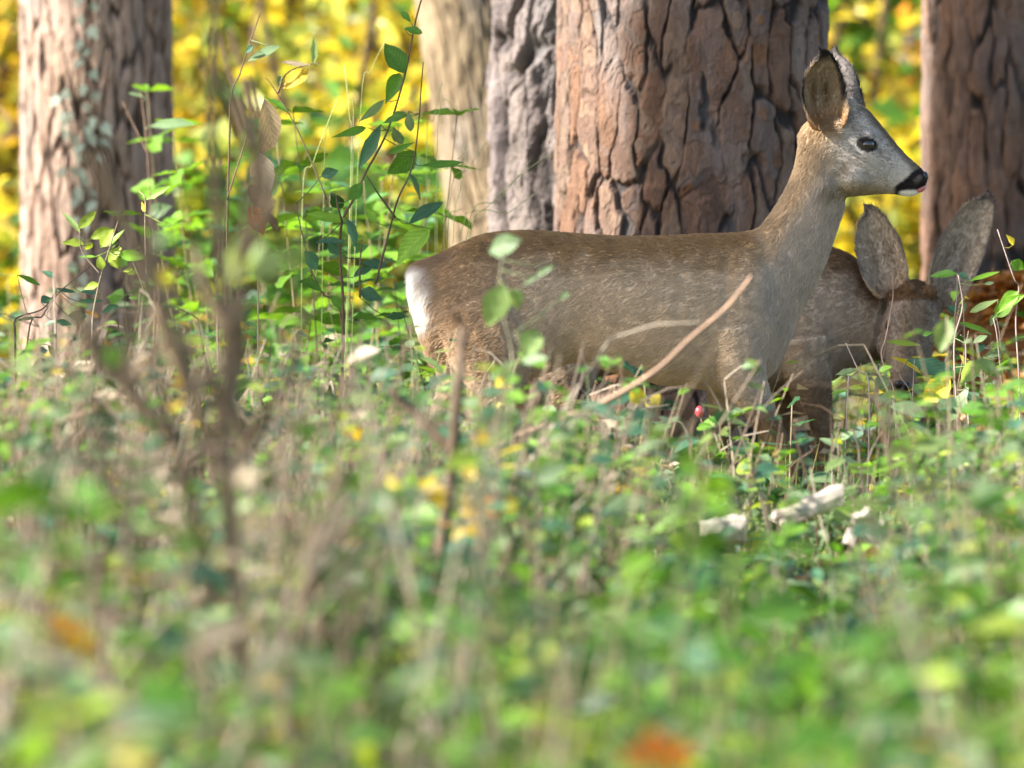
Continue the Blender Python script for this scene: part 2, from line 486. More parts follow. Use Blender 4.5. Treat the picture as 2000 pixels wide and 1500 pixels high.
PINE = [(.18, .11, .08), (.33, .18, .11), (.26, .165, .125), (.38, .25, .17), (.25, .18, .15), (.33, .16, .08)]
PINE_GREY = [(.33, .27, .25), (.38, .31, .275), (.28, .225, .215), (.40, .34, .315)]
make_tree('pine_tree', 'massive reddish pine trunk with broad bark plates directly behind the standing deer', 'tree', 'tall forest trees', 1358, 21.75, 505, 0.6,
          .058, .19, .020, PINE, 3, M_BARK, (.028, .022, .02), nang=1000, dz=.004, gain=.46, crack=.17, flare=.05)
make_tree('pine_tree', 'pine trunk with deep black fissures, half hidden behind the massive reddish pine', 'tree', 'tall forest trees', 1232, 22.9, 490, 2.0,
          .07, .28, .044, PINE_GREY, 8, M_BARK, (.022, .018, .017), nang=760, dz=.005, gain=.44, crack=.40, flare=.05)
make_tree('pine_tree', 'slimmer pine trunk with ivy climbing its bark, bright sunlit on one side', 'tree', 'tall forest trees', 182, 25.0, 272, -0.5,
          .030, .19, .016, [(.36, .26, .20), (.46, .34, .27), (.30, .20, .15), (.40, .28, .20)], 21, M_BARK, (.055, .036, .028), nang=640, dz=.0055, gain=.80, crack=.26, flare=.05)
make_tree('pine_tree', 'pine trunk with long orange brown plates, rising behind the grazing deer', 'tree', 'tall forest trees', 1936, 24.0, 232, 0.0,
          .05, .22, .02, [(.26, .165, .12), (.36, .23, .17), (.39, .22, .135), (.25, .17, .15)], 33, M_BARK, (.035, .027, .023), nang=560, dz=.006, gain=.56, crack=.24, flare=.05)
make_tree('broadleaf_tree', 'leaning beige broadleaf trunk with fine furrowed bark beside the fissured pine', 'tree', 'tall forest trees', 960, 26.5, 205, -15.0,
          .02, .16, .010, [(.30, .225, .135), (.39, .29, .18), (.34, .26, .16), (.26, .19, .11)], 45, M_BARK2, (.12, .09, .055), needle=False, height=11., nang=460, dz=.006, crown_col=(.3, .2, .03), flare=.05, crack=.4)

def shade_tree(label, x, y, h, clusters, col, r=.16):
    root = empty('broadleaf_tree', (x, y, 0))
    mb = trunk_mesh(root.location, r, (0, 0), h, .03, .15, .01, [(.2, .15, .1), (.26, .2, .13)], 91, 48, 2., .05, (.08, .06, .04), .1)
    mb.build('trunk', M_BARK2, root, smooth=True)
    lm = MB(); cr = MB()
    for (cx_, cy_, cz_, rx, ry, rz, n) in clusters:
        c = np.array([cx_ - x, cy_ - y, cz_]); b = np.array([0, 0, max(1.5, cz_ - .8 * math.hypot(c[0], c[1]) - .3)])
        tube(lm, smooth_path([b, (b + c) / 2 + [0, 0, .15], c], 8), np.linspace(.05, .012, 8), (.16, .12, .08), 6)
        pos = c + unit(rng.normal(0, 1, (n, 3))) * (rng.random((n, 1)) ** .4) * [rx, ry, rz]
        leaves(cr, pos, rand_dirs(n, -.8, .3), unit(rand_dirs(n) + [0, 0, .6]), rng.uniform(.07, .12, n), rng.uniform(.05, .08, n), np.array(col) * rng.uniform(.7, 1.3, (n, 1)))
    lm.build('limbs', M_BARK2, root, smooth=True); tag(cr.build('crown', M_LEAF, root), kind='stuff')
    return tag(root, label, 'tree', 'tall forest trees')
shade_tree('leafy tree off to the sunny side whose bough shades the back of the deer', -6.5, 18.45, 7.5, [(-5.6, 18.1, 4.66, .6, .42, .24, 900), (-6.6, 19.2, 6.8, 1.0, .9, .8, 500)], (.12, .2, .03), .25)
shade_tree('slim tree off to the sunny side that shades half of the ivy pine', -5.86, 23.26, 10., [(-5.9, 23.5, 9.0, 1.0, 1.0, .9, 700)], (.12, .2, .03), .2)
shade_tree('stout tree off to the sunny side that shades the massive pine', -5.3, 19.65, 10., [(-5.4, 19.9, 9.0, 1.0, 1.0, .9, 700)], (.12, .2, .03), .34)
shade_tree('slender tree off to the sunny side that shades the orange plated pine', -5.5, 21.77, 10., [(-5.6, 22.0, 9.0, 1.0, 1.0, .9, 700)], (.12, .2, .03), .2)
shade_tree('broad leafy tree off to the sunny side that dapples the near herbs', -9.6, 9.8, 9.0, [(-9.6, 8.6, 6.4, 1.9, 1.7, 1.5, 1300), (-9.2, 11.4, 6.6, 1.6, 1.6, 1.4, 1000), (-10.4, 13.8, 7.0, 1.6, 1.3, 1.1, 500), (-9.8, 6.6, 6.2, 1.4, 1.4, 1.2, 900)], (.12, .2, .03))

# far trunks between the autumn shrubs
far_trunks = [(690, 33, 38, 'thin dark trunk standing between golden leaves and green shrubs'), (1668, 34, 34, 'slim olive brown trunk seen over the ears of the alert deer'),
              (1768, 36, 52, 'soft brown trunk behind yellow leaves beside the orange plated pine'), (395, 36, 34, 'slim far trunk behind the golden shrub next to the ivy pine'),
              (575, 39, 34, 'pale far trunk deep in the golden wood'), (-60, 43, 70, 'dim far trunk beyond the ivy pine'), (2080, 50, 80, 'dim far trunk beyond the orange plated pine')]
for k, (px, d, w, lab) in enumerate(far_trunks):
    c = P(px, 300, d); r = pxsize(w, d) / 2
    root = empty('forest_tree', (c[0], d, float(ground_z(c[0], d))))
    mb = trunk_mesh(root.location, r, (random.uniform(-.03, .03), 0), 9., .05, .15, .008, [(.06, .042, .022), (.085, .06, .034), (.055, .04, .026)], 60 + k, 40, 3., .05, (.05, .04, .03), .1)
    mb.build('trunk', M_BARK2, root, smooth=True)
    cr = MB(); n = 420
    leaves(cr, np.array([0, 0, 7.5]) + rng.normal(0, 1, (n, 3)) * [1.1, 1.1, 1.2], rand_dirs(n), rand_dirs(n), .1, .07, np.array(GOLD) * rng.uniform(.6, 1.3, (n, 1)))
    tag(cr.build('crown', M_LEAF, root), kind='stuff')
    tag(root, lab, 'tree', 'far trees in the golden wood')

# ------------------------------------------------------------------ autumn shrubs of the backdrop
def autumn_shrub(px, d, rx, h, cols, wts, n, label, size=(.06, .115), z0=.05):
    c = P(px, 600, d)
    root = empty('autumn_shrub', (c[0], d, float(ground_z(c[0], d))))
    st = MB(); fo = MB()
    ctr = []
    for k in range(7):
        a = rng.uniform(0, 6.28); L = h * rng.uniform(.7, 1.0); o = rx * rng.uniform(.3, .9)
        tip = np.array([math.cos(a) * o, math.sin(a) * o * .8, L])
        pts = smooth_path([[0, 0, -.05], tip * [.35, .35, .45] + rng.normal(0, .05, 3), tip], 8)
        tube(st, pts, np.linspace(.030, .009, 8), np.array(BROWN) * rng.uniform(.5, 1.0), 5)
        for t in rng.uniform(.15, 1.0, 7):
            i = min(7, int(t * 7)); b = pts[i]
            e = b + rng.normal(0, 1, 3) * [rx * .45, rx * .4, h * .12]
            tube(st, [b, (b + e) / 2 + [0, 0, .05], e], [.007, .005, .003], np.array(BROWN), 3)
            ctr.append(e); ctr.append((b + e) / 2)
    ctr = np.array(ctr)
    idx = rng.integers(0, len(ctr), n)
    pos = ctr[idx] + rng.normal(0, 1, (n, 3)) * [rx * .2, rx * .18, h * .085]
    pos[:, 2] = np.abs(pos[:, 2] - z0) + z0
    C3 = np.array(cols)
    cl = rng.random(len(ctr))                               # each twig has its own mix, so clumps differ
    w = np.cumsum(wts) / np.sum(wts)
    pick = np.searchsorted(w, np.clip(cl[idx] * .72 + rng.random(n) * .28, 0, .999))
    col = C3[pick] * rng.uniform(.65, 1.3, (n, 1))
    L = (size[0] * .8 + (size[1] * 1.5 - size[0] * .8) * rng.random(n) ** 2) * (.75 + .5 * hash2(idx.astype(float), idx * 0. + 3, 5))
    leaves(fo, pos, rand_dirs(n, -.8, .3), unit(rand_dirs(n) + [0, 0, .5]), L, L * rng.uniform(.55, .8, n), col)
    st.build('stems', M_STEM, root)
    tag(fo.build('foliage', M_LEAF, root), kind='stuff')
    return tag(root, label, 'shrub', 'autumn shrubs filling the wood behind the trunks')

LEMON = (.38, .40, .055)
SH = [  # brown in these mixes paints dark shaded gaps among the leaves
 (-80, 33, .8, 2.6, [YELLOW, GOLD, LEMON, BROWN], [3, 2, 2, .6], 2028, 'golden yellow shrub glowing beyond the sunlit edge of the ivy pine'),
 (40, 38, 1.0, 3.0, [GOLD, YELLOW, OLIVE, BROWN], [2, 2, 2, 1], 2028, 'tall amber shrub standing further back behind the ivy pine'),
 (400, 34, .75, 2.3, [YELLOW, LEMON, GREEN, BROWN], [3, 4, 2, .8], 1872, 'yellow green shrub just past the shaded edge of the ivy pine'),
 (520, 40, .9, 2.9, [GOLD, YELLOW, OLIVE, BROWN], [3, 3, 2, 1.2], 2028, 'tall gold and amber shrub between ivy pine and beige trunk'),
 (620, 30.5, .6, 1.25, [OLIVE, YELLOW, GREEN], [3, 2, 3], 1560, 'low bright green shrub under the gold leaves'),
 (700, 37, .8, 2.5, [LEMON, YELLOW, GREEN, BROWN], [4, 3, 2, .8], 1872, 'lime and yellow shrub behind the glossy leaved sapling'),
 (790, 43, 1.0, 3.2, [GOLD, ORANGE, RUST, OLIVE], [2, 1.5, 1.5, 2], 2028, 'rusty orange shrub high behind the leaning beige trunk'),
 (850, 32, .55, 1.7, [YELLOW, LEMON, OLIVE], [4, 2, 1], 1560, 'glowing lemon yellow shrub touching the beige trunk'),
 (470, 29, .6, .95, [GREEN, OLIVE, TEAL], [3, 3, 2], 1800, 'dark green low shrub in front of the golden shrubs'),
 (1660, 33, .6, 1.9, [LEMON, GREEN, YELLOW], [2, 2, 3], 1560, 'green and lime shrub right beside the massive pine'),
 (1730, 38, .8, 2.4, [GOLD, ORANGE, YELLOW], [3, 2, 2], 2028, 'amber shrub in the gap between the massive pine and the orange plated pine'),
 (1760, 30, .5, .85, [LEMON, YELLOW, OLIVE], [2, 2, 3], 1400, 'low yellow green shrub below the chin of the alert deer'),
 (2060, 35, .9, 2.6, [ORANGE, GOLD, RUST], [3, 2, 2], 1716, 'orange shrub past the orange plated pine'),
 (1200, 40, 1.2, 2.8, [GOLD, YELLOW, LEMON], [2, 2, 2], 1800, 'golden shrub hidden behind the massive pine'),
 (150, 29.5, .5, .8, [OLIVE, YELLOW, GREEN], [2, 2, 2], 1400, 'low mixed green and yellow shrub at the foot of the ivy pine'),
]
for a in SH:
    autumn_shrub(*a)
for k in range(16):       # rows of wood behind them
    d = rng.uniform(46, 62); px = -500 + 3000 * (k + .5) / 16 + rng.uniform(-60, 60)
    autumn_shrub(px, d, 1.4, rng.uniform(3.0, 4.5), [YELLOW, LIME, GOLD, OLIVE, GREEN, BROWN], [3, 3, 2, 3, 2, 2], 1500, 'tall mixed yellow and green thicket deep in the wood', (.09, .16))  # brown leaves colour in the shadowy gaps of the thicket

# far wood that reads as one mass
mb = MB(); n = 26000
x = rng.uniform(-16, 16, n); y = rng.uniform(66, 84, n); z = rng.uniform(0, 7, n) * rng.uniform(.3, 1, n)
pal = np.array([GOLD, YELLOW, LIME, GREEN, DEEP, RUST, BROWN])
patch = np.clip(fbm(x * .5, z * .6 + y * .1, 5) * 1.6 - .3 + rng.normal(0, .1, n), 0, .999)
leaves(mb, np.stack([x, y, z], -1), rand_dirs(n), rand_dirs(n), rng.uniform(.2, .4, n), rng.uniform(.15, .28, n), pal[(patch * 7).astype(int)] * rng.uniform(.6, 1.2, (n, 1)))
tag(mb.build('distant_woodland', M_LEAF), 'distant yellow green woodland closing the view', 'woodland', kind='stuff')

# ------------------------------------------------------------------ roe deer
def loft(mb, st, yc, n=36, rings=70, ex=2.15, axis=None):
    """st: rows of (top xyz, bottom xyz, half width).  Cross-sections lie in the plane of top-bottom and the side axis."""
    st = np.asarray(st, float)
    s = smooth_path(st, rings)
    T, B, w = s[:, 0:3], s[:, 3:6], s[:, 6]
    side = np.array([0, 1, 0]) if axis is None else np.asarray(axis, float)
    c = (T + B) / 2; a = (T - B) / 2
    th = np.arange(n) / n * 2 * math.pi
    cs, sn = np.cos(th), np.sin(th)
    e = 2 / ex
    k1 = np.sign(cs) * np.abs(cs) ** e; k2 = np.sign(sn) * np.abs(sn) ** e
    V = c[:, None] + a[:, None] * k1[None, :, None] + side * (w[:, None] * k2[None])[..., None]
    V = V.reshape(-1, 3)
    r = rings
    i = np.arange(r - 1)[:, None] * n; j = np.arange(n)[None]
    q = np.stack([i + j, i + (j + 1) % n, i + n + (j + 1) % n, i + n + j], -1).reshape(-1, 4)
    V = np.concatenate([V, [c[0]], [c[-1]]])
    t = [[r * n, (k + 1) % n, k] for k in range(n)] + [[r * n + 1, (r - 1) * n + k, (r - 1) * n + (k + 1) % n] for k in range(n)]
    mb.add(V, [q, np.array(t)], (1, 1, 1))

def ellipsoid(mb, c, rx, ry, rz, R=None, n=20, m=12):
    u = np.arange(n) / n * 2 * math.pi; v = np.linspace(0, math.pi, m)[1:-1]
    U, Vv = np.meshgrid(u, v)
    p = np.stack([rx * np.sin(Vv) * np.cos(U), ry * np.sin(Vv) * np.sin(U), rz * np.cos(Vv)], -1).reshape(-1, 3)
    p = np.concatenate([p, [[0, 0, rz]], [[0, 0, -rz]]])
    if R is not None:
        p = p @ np.asarray(R).T
    p = p + np.asarray(c)
    k = m - 2
    i = np.arange(k - 1)[:, None] * n; j = np.arange(n)[None]
    q = np.stack([i + j, i + n + j, i + n + (j + 1) % n, i + (j + 1) % n], -1).reshape(-1, 4)
    a, b = k * n, k * n + 1
    t = [[a, x_, (x_ + 1) % n] for x_ in range(n)] + [[b, (k - 1) * n + (x_ + 1) % n, (k - 1) * n + x_] for x_ in range(n)]
    mb.add(p, [q, np.array(t)], (1, 1, 1))

def remeshed(mb, name, voxel, smooth_iter):
    me = mb.mesh(name + '_shell', M_SKIN)
    o = bpy.data.objects.new(name + '_shell', me); C.objects.link(o)
    m = o.modifiers.new('r', 'REMESH'); m.mode = 'VOXEL'; m.voxel_size = voxel; m.adaptivity = 0
    s = o.modifiers.new('s', 'SMOOTH'); s.factor = .5; s.iterations = smooth_iter
    dg = bpy.context.evaluated_depsgraph_get()
    out = bpy.data.meshes.new_from_object(o.evaluated_get(dg))
    bpy.data.objects.remove(o); bpy.data.meshes.remove(me)
    return out

def arrays(me):
    v = np.empty(len(me.vertices) * 3, np.float32); me.vertices.foreach_get('co', v)
    nr = np.empty(len(me.vertices) * 3, np.float32); me.vertices.foreach_get('normal', nr)
    return v.reshape(-1, 3).astype(float), nr.reshape(-1, 3).astype(float)

def set_col(me, col):
    a = me.color_attributes.get('Col') or me.color_attributes.new('Col', 'FLOAT_COLOR', 'POINT')
    a.data.foreach_set('color', np.concatenate([col, np.ones((len(col), 1))], 1).astype(np.float32).ravel())

def fur(name, me, count, colour_fn, flow_fn, len_fn, parent, seed, lift=.33, radius=.00055, clump=.35):
    r = np.random.default_rng(seed)
    me.calc_loop_triangles()
    tri = np.empty(len(me.loop_triangles) * 3, np.int32); me.loop_triangles.foreach_get('vertices', tri); tri = tri.reshape(-1, 3)
    v, nr = arrays(me)
    a, b, c = v[tri[:, 0]], v[tri[:, 1]], v[tri[:, 2]]
    area = np.linalg.norm(np.cross(b - a, c - a), axis=1)
    pick = r.choice(len(tri), count, p=area / area.sum())
    s, t = r.random(count), r.random(count); f = s + t > 1; s[f], t[f] = 1 - s[f], 1 - t[f]
    w = np.stack([1 - s - t, s, t], -1)
    p = (v[tri[pick]] * w[..., None]).sum(1); nn = unit((nr[tri[pick]] * w[..., None]).sum(1))
    L = len_fn(p, nn) * r.uniform(.6, 1.2, count)
    keep = L > .0008
    p, nn, L = p[keep], nn[keep], L[keep]; n = len(p)
    fl = flow_fn(p, nn)
    # clumping: neighbouring strands turn together
    g1 = fbm(p[:, 0] * 62 + p[:, 1] * 31, p[:, 2] * 62, 3, 3) - .5; g2 = fbm(p[:, 0] * 75 + 7, p[:, 2] * 75 - p[:, 1] * 40, 9, 3) - .5
    fl = fl + clump * 2.2 * (np.stack([g1, g2 * 0 + g1 * .4, g2], -1)) + r.normal(0, .13, (n, 3))
    fl = unit(fl - nn * (fl * nn).sum(1, keepdims=True))
    d0 = unit(fl + nn * (lift + .25 * r.random(n))[:, None]); d1 = unit(fl + nn * lift * .35)
    pts = np.stack([p - nn * .0008, p + d0 * (L * .35)[:, None], p + d0 * (L * .35)[:, None] + (d0 + d1) / 2 * (L * .33)[:, None],
                    p + d0 * (L * .35)[:, None] + (d0 + d1) / 2 * (L * .33)[:, None] + d1 * (L * .32)[:, None]], 1)
    cu = bpy.data.hair_curves.new(name)
    cu.add_curves([4] * n)
    cu.attributes['position'].data.foreach_set('vector', pts.astype(np.float32).ravel())
    ra = cu.attributes.get('radius') or cu.attributes.new('radius', 'FLOAT', 'POINT')
    rr = np.tile(np.array([1., .95, .7, .15]) * radius, n)
    ra.data.foreach_set('value', rr.astype(np.float32))
    col = colour_fn(p, nn) * r.uniform(.84, 1.16, (n, 1)) * (1 + .3 * g1[:, None])
    ca = cu.attributes.new('Col', 'FLOAT_COLOR', 'CURVE')
    ca.data.foreach_set('color', np.concatenate([col, np.ones((n, 1))], 1).astype(np.float32).ravel())
    cu.materials.append(M_FUR)
    o = bpy.data.objects.new(name, cu); C.objects.link(o); o.parent = parent
    return o

def ear_mesh(L, W, cup, nu=26, nv=17):
    """ear standing along +Z, opening towards -Y, base at origin.  Returns verts (both layers), quads, inner flag, edge amount, u"""
    u = np.linspace(0, 1, nu); v = np.linspace(-1, 1, nv)
    U, Vv = np.meshgrid(u, v, indexing='ij')
    w = W / 2 * (np.sin(math.pi * np.clip(.1 + .9 * U, 0, 1) ** .98) ** .46 + .0)
    w = np.maximum(w, W * .004)
    wrap = 1.5 * (1 - U) ** 2.2 + cup                 # the base curls into a tube
    ang = Vv * wrap
    R = w / np.maximum(np.sin(np.minimum(wrap, math.pi / 2)), .2)
    X = R * np.sin(ang) ; Y = R * (1 - np.cos(ang)) * -1.0
    Z = L * U + .012 * Vv * U
    Y = Y + .018 * np.sin(U * math.pi) + .012
    A = np.stack([X, Y, Z], -1)
    du = np.gradient(A, axis=0); dv = np.gradient(A, axis=1)
    nrm = unit(np.cross(dv, du))
    th = .0028 * (1 - .6 * np.abs(Vv))[..., None]
    inner = A; outer = A + nrm * th * np.where(nrm[..., 1:2].mean() > 0, 1, -1)
    m = nu * nv
    i = np.arange(nu - 1)[:, None] * nv; j = np.arange(nv - 1)[None]
    q = np.stack([i + j, i + j + 1, i + nv + j + 1, i + nv + j], -1).reshape(-1, 4)
    q2 = q[:, ::-1] + m
    rim = []
    for k in range(nu - 1):
        rim += [[k * nv, (k + 1) * nv, (k + 1) * nv + m, k * nv + m], [k * nv + nv - 1 + m, (k + 1) * nv + nv - 1 + m, (k + 1) * nv + nv - 1, k * nv + nv - 1]]
    for k in range(nv - 1):
        o = (nu - 1) * nv
        rim.append([o + k, o + k + 1, o + k + 1 + m, o + k + m])
    V = np.concatenate([inner.reshape(-1, 3), outer.reshape(-1, 3)])
    Q = np.concatenate([q, q2, np.array(rim)])
    flag = np.concatenate([np.ones(m), np.zeros(m)]); ed = np.tile(np.abs(Vv).ravel(), 2); uu = np.tile(U.ravel(), 2)
    return V, Q, flag, ed, uu

def ear_colour(flag, ed, uu, pale=False):
    if pale:
        c = lerp((.40, .325, .245), (.17, .125, .085), np.exp(-((ed - .3) / .22) ** 2 - ((uu - .4) / .26) ** 2) * flag * .7)
        c = lerp(c, (.07, .06, .055), np.clip(ss(.82, .96, ed) * ss(.1, .4, uu) * .8 + ss(.88, 1., uu), 0, 1))
        return lerp(c, (.30, .21, .13), ss(.3, 0, uu))
    inner = lerp((.40, .30, .19), (.17, .105, .05), np.exp(-((ed - .25) / .16) ** 2 - ((uu - .42) / .22) ** 2))
    inner = lerp(inner, (.34, .19, .085), ss(.3, .0, uu))
    inner = lerp(inner, (.03, .027, .026), np.clip(ss(.74, .9, ed) * ss(.12, .4, uu) + ss(.82, .95, uu), 0, 1))
    outer = lerp((.20, .17, .15), (.045, .04, .038), np.clip(ss(.86, .98, ed) + ss(.9, 1, uu), 0, 1))
    outer = lerp(outer, (.30, .20, .11), ss(.28, .0, uu))
    return np.where(flag[:, None] > .5, inner, outer)

def add_ear(parent, base, tip, facing, W, seed, cup=.75, hairs=5200, pale=False):
    """facing = direction the opening looks at"""
    base, tip = np.asarray(base, float), np.asarray(tip, float)
    L = np.linalg.norm(tip - base)
    z = (tip - base) / L; f = np.asarray(facing, float); f = unit(f - z * (f @ z)); y = -f; x = np.cross(y, z)
    V, Q, flag, ed, uu = ear_mesh(L, W, cup)
    R = np.stack([x, y, z], 1)
    Vw = V @ R.T + base
    mb = MB(); col = ear_colour(flag, ed, uu, pale); mb.add(Vw, [Q], col)
    o = mb.build('ear', M_SKIN, parent, smooth=True)
    me = o.data
    loc = lambda p: (p - base) @ R
    tree_v = Vw
    def cf(p, n):
        q = loc(p); u_ = np.clip(q[:, 2] / L, 0, 1)
        w = W / 2 * np.sin(math.pi * np.clip(.1 + .9 * u_, 0, 1) ** .98) ** .46 + .002
        inn = ((n @ (-y)) > -.15).astype(float)
        return ear_colour(inn, np.clip(np.abs(q[:, 0]) / w, 0, 1), u_, pale)
    def ff(p, n):
        q = loc(p)
        return z[None] * .9 + x[None] * (q[:, 0:1] / (W * .5)) * .5
    def lf(p, n):
        return np.where((n @ (-y)) > -.15, .011, .004)
    fur('fur', me, hairs, cf, ff, lf, o, seed, lift=.3, radius=.0005, clump=.5)
    return o

HEAD = [  # photo pixels (top x,y, bottom x,y, half width m) of the alert deer's head
 (1572, 246, 1622, 380, .040), (1600, 222, 1640, 384, .050), (1635, 206, 1664, 383, .055), (1668, 204, 1688, 381, .056), (1694, 215, 1706, 379, .051),
 (1716, 240, 1722, 378, .043), (1738, 267, 1738, 378, .0345), (1760, 293, 1753, 380, .028), (1780, 312, 1768, 383, .0255), (1796, 326, 1781, 383, .024), (1807, 337, 1793, 378, .021), (1813, 349, 1805, 369, .012)]

def px_to_xz(x, y, d=FOCUS):
    p = P(x, y, d); return p[0], p[2]

def build_deer(label, torso, d, head_map, head_plane_axis, legs, bulges, ears, seed, fur_count, facing_right=True, hx=None):
    """torso: rows (Tx,Ty,Bx,By,w) in photo pixels at depth d.  head_map: function from head-space (x,y,z metres, alert pose) to world."""
    sh = MB()
    rows = []
    for (tx, ty, bx, by, w) in torso:
        T = P(tx, ty, d); B = P(bx, by, d); T[1] = B[1] = d
        rows.append([*T, *B, w])
    loft(sh, rows, d, rings=80)
    hr = []
    for (tx, ty, bx, by, w) in HEAD:
        T = P(tx, ty, FOCUS); B = P(bx, by, FOCUS); T[1] = B[1] = FOCUS
        hr.append([*head_map(T[None])[0], *head_map(B[None])[0], w])
    loft(sh, hr, d, rings=60, ex=2.25, axis=head_plane_axis)
    def hp(x, y, off):           # a head point: photo pixel of the alert deer + sideways offset
        q = P(x, y, FOCUS); q[1] = FOCUS + off
        return head_map(q[None])[0]
    for s in (-1, 1):
        for (x, y, o, r) in ((1668, 345, .026, .034), (1690, 268, .036, .022), (1660, 207, .022, .0155), (1640, 250, .040, .022), (1796, 352, .016, .013)):
            ellipsoid(sh, hp(x, y, s * o), r, r, r)
    for (x, y, off, rx, ry, rz) in bulges:
        q = P(x, y, d); ellipsoid(sh, (q[0], d + off, q[2]), rx, ry, rz)
    hoofs = []
    for leg in legs:                # rows (px, py, dy, radius)
        pts = []
        for (x, y, off, r) in leg:
            q = P(x, y, d); pts.append([q[0], d + off, q[2], r])
        pts = np.array(pts)
        gz = float(ground_z(pts[-1, 0], pts[-1, 1]))
        pts[-1, 2] = gz + .03
        sp = smooth_path(pts, 22)
        tube(sh, sp[:, :3], sp[:, 3], (1, 1, 1), 14)
        hoofs.append(pts[-1])
    me = remeshed(sh, 'body', .0042, 5)
    g = P(1200, 1000, d)
    root = empty('roe_deer', (0, 0, 0))
    body = bpy.data.objects.new('body', me); C.objects.link(body); body.parent = root
    me.materials.clear(); me.materials.append(M_SKIN)
    me.polygons.foreach_set('use_smooth', np.full(len(me.polygons), True))
    return root, body, hp, hoofs

def inv_px(p):
    """world -> photo pixel"""
    q = np.asarray(p) - [0, 0, CAM_H]
    f = np.array([0, math.cos(TILT), -math.sin(TILT)]); u = np.array([0, math.sin(TILT), math.cos(TILT)])
    z = q @ f
    return 1000 + q[:, 0] / z * PXF, 750 - (q @ u) / z * PXF

TORSO1 = [(803, 555, 806, 590, .03), (812, 523, 822, 648, .07), (846, 504, 842, 700, .095), (892, 481, 884, 735, .11), (950, 459, 950, 745, .117), (1030, 452, 1040, 738, .12),
          (1110, 457, 1118, 706, .113), (1200, 463, 1200, 726, .128), (1290, 463, 1290, 748, .132), (1375, 459, 1365, 757, .124), (1435, 457, 1436, 764, .112), (1480, 448, 1500, 735, .095),
          (1504, 422, 1532, 684, .080), (1525, 390, 1557, 620, .067), (1543, 356, 1587, 564, .058), (1555, 322, 1613, 506, .052), (1561, 287, 1632, 450, .049), (1566, 255, 1648, 405, .047), (1590, 245, 1650, 375, .04)]
LEGS1 = [
 [(1440, 640, -.07, .062), (1452, 740, -.075, .045), (1500, 830, -.075, .027), (1532, 895, -.075, .021), (1548, 990, -.075, .014), (1556, 1060, -.075, .017), (1575, 1095, -.075, .018)],
 [(1430, 650, .07, .06), (1425, 750, .07, .043), (1405, 850, .07, .026), (1392, 905, .07, .021), (1370, 1000, .07, .014), (1352, 1060, .07, .016), (1350, 1095, .07, .018)],
 [(925, 590, -.06, .09), (958, 672, -.066, .092), (968, 740, -.07, .066), (955, 800, -.07, .040), (930, 855, -.07, .025), (905, 895, -.07, .023), (930, 990, -.07, .015), (948, 1060, -.07, .017), (965, 1095, -.07, .018)],
 [(905, 590, .06, .09), (920, 680, .065, .085), (905, 750, .065, .055), (880, 800, .065, .036), (840, 850, .065, .025), (800, 890, .065, .023), (810, 990, .065, .015), (818, 1060, .065, .017), (835, 1095, .065, .018)]]
BULGE1 = [(1452, 610, -.072, .066, .052, .13), (1452, 610, .072, .066, .052, .13), (1470, 540, -.05, .04, .04, .08), (945, 600, -.068, .105, .06, .135), (945, 600, .068, .105, .06, .135), (1300, 612, 0, .17, .136, .13)]
deer1, body1, hp1, hoofs1 = build_deer('', TORSO1, FOCUS, lambda q: q, (0, 1, 0), LEGS1, BULGE1, None, 5, 0)

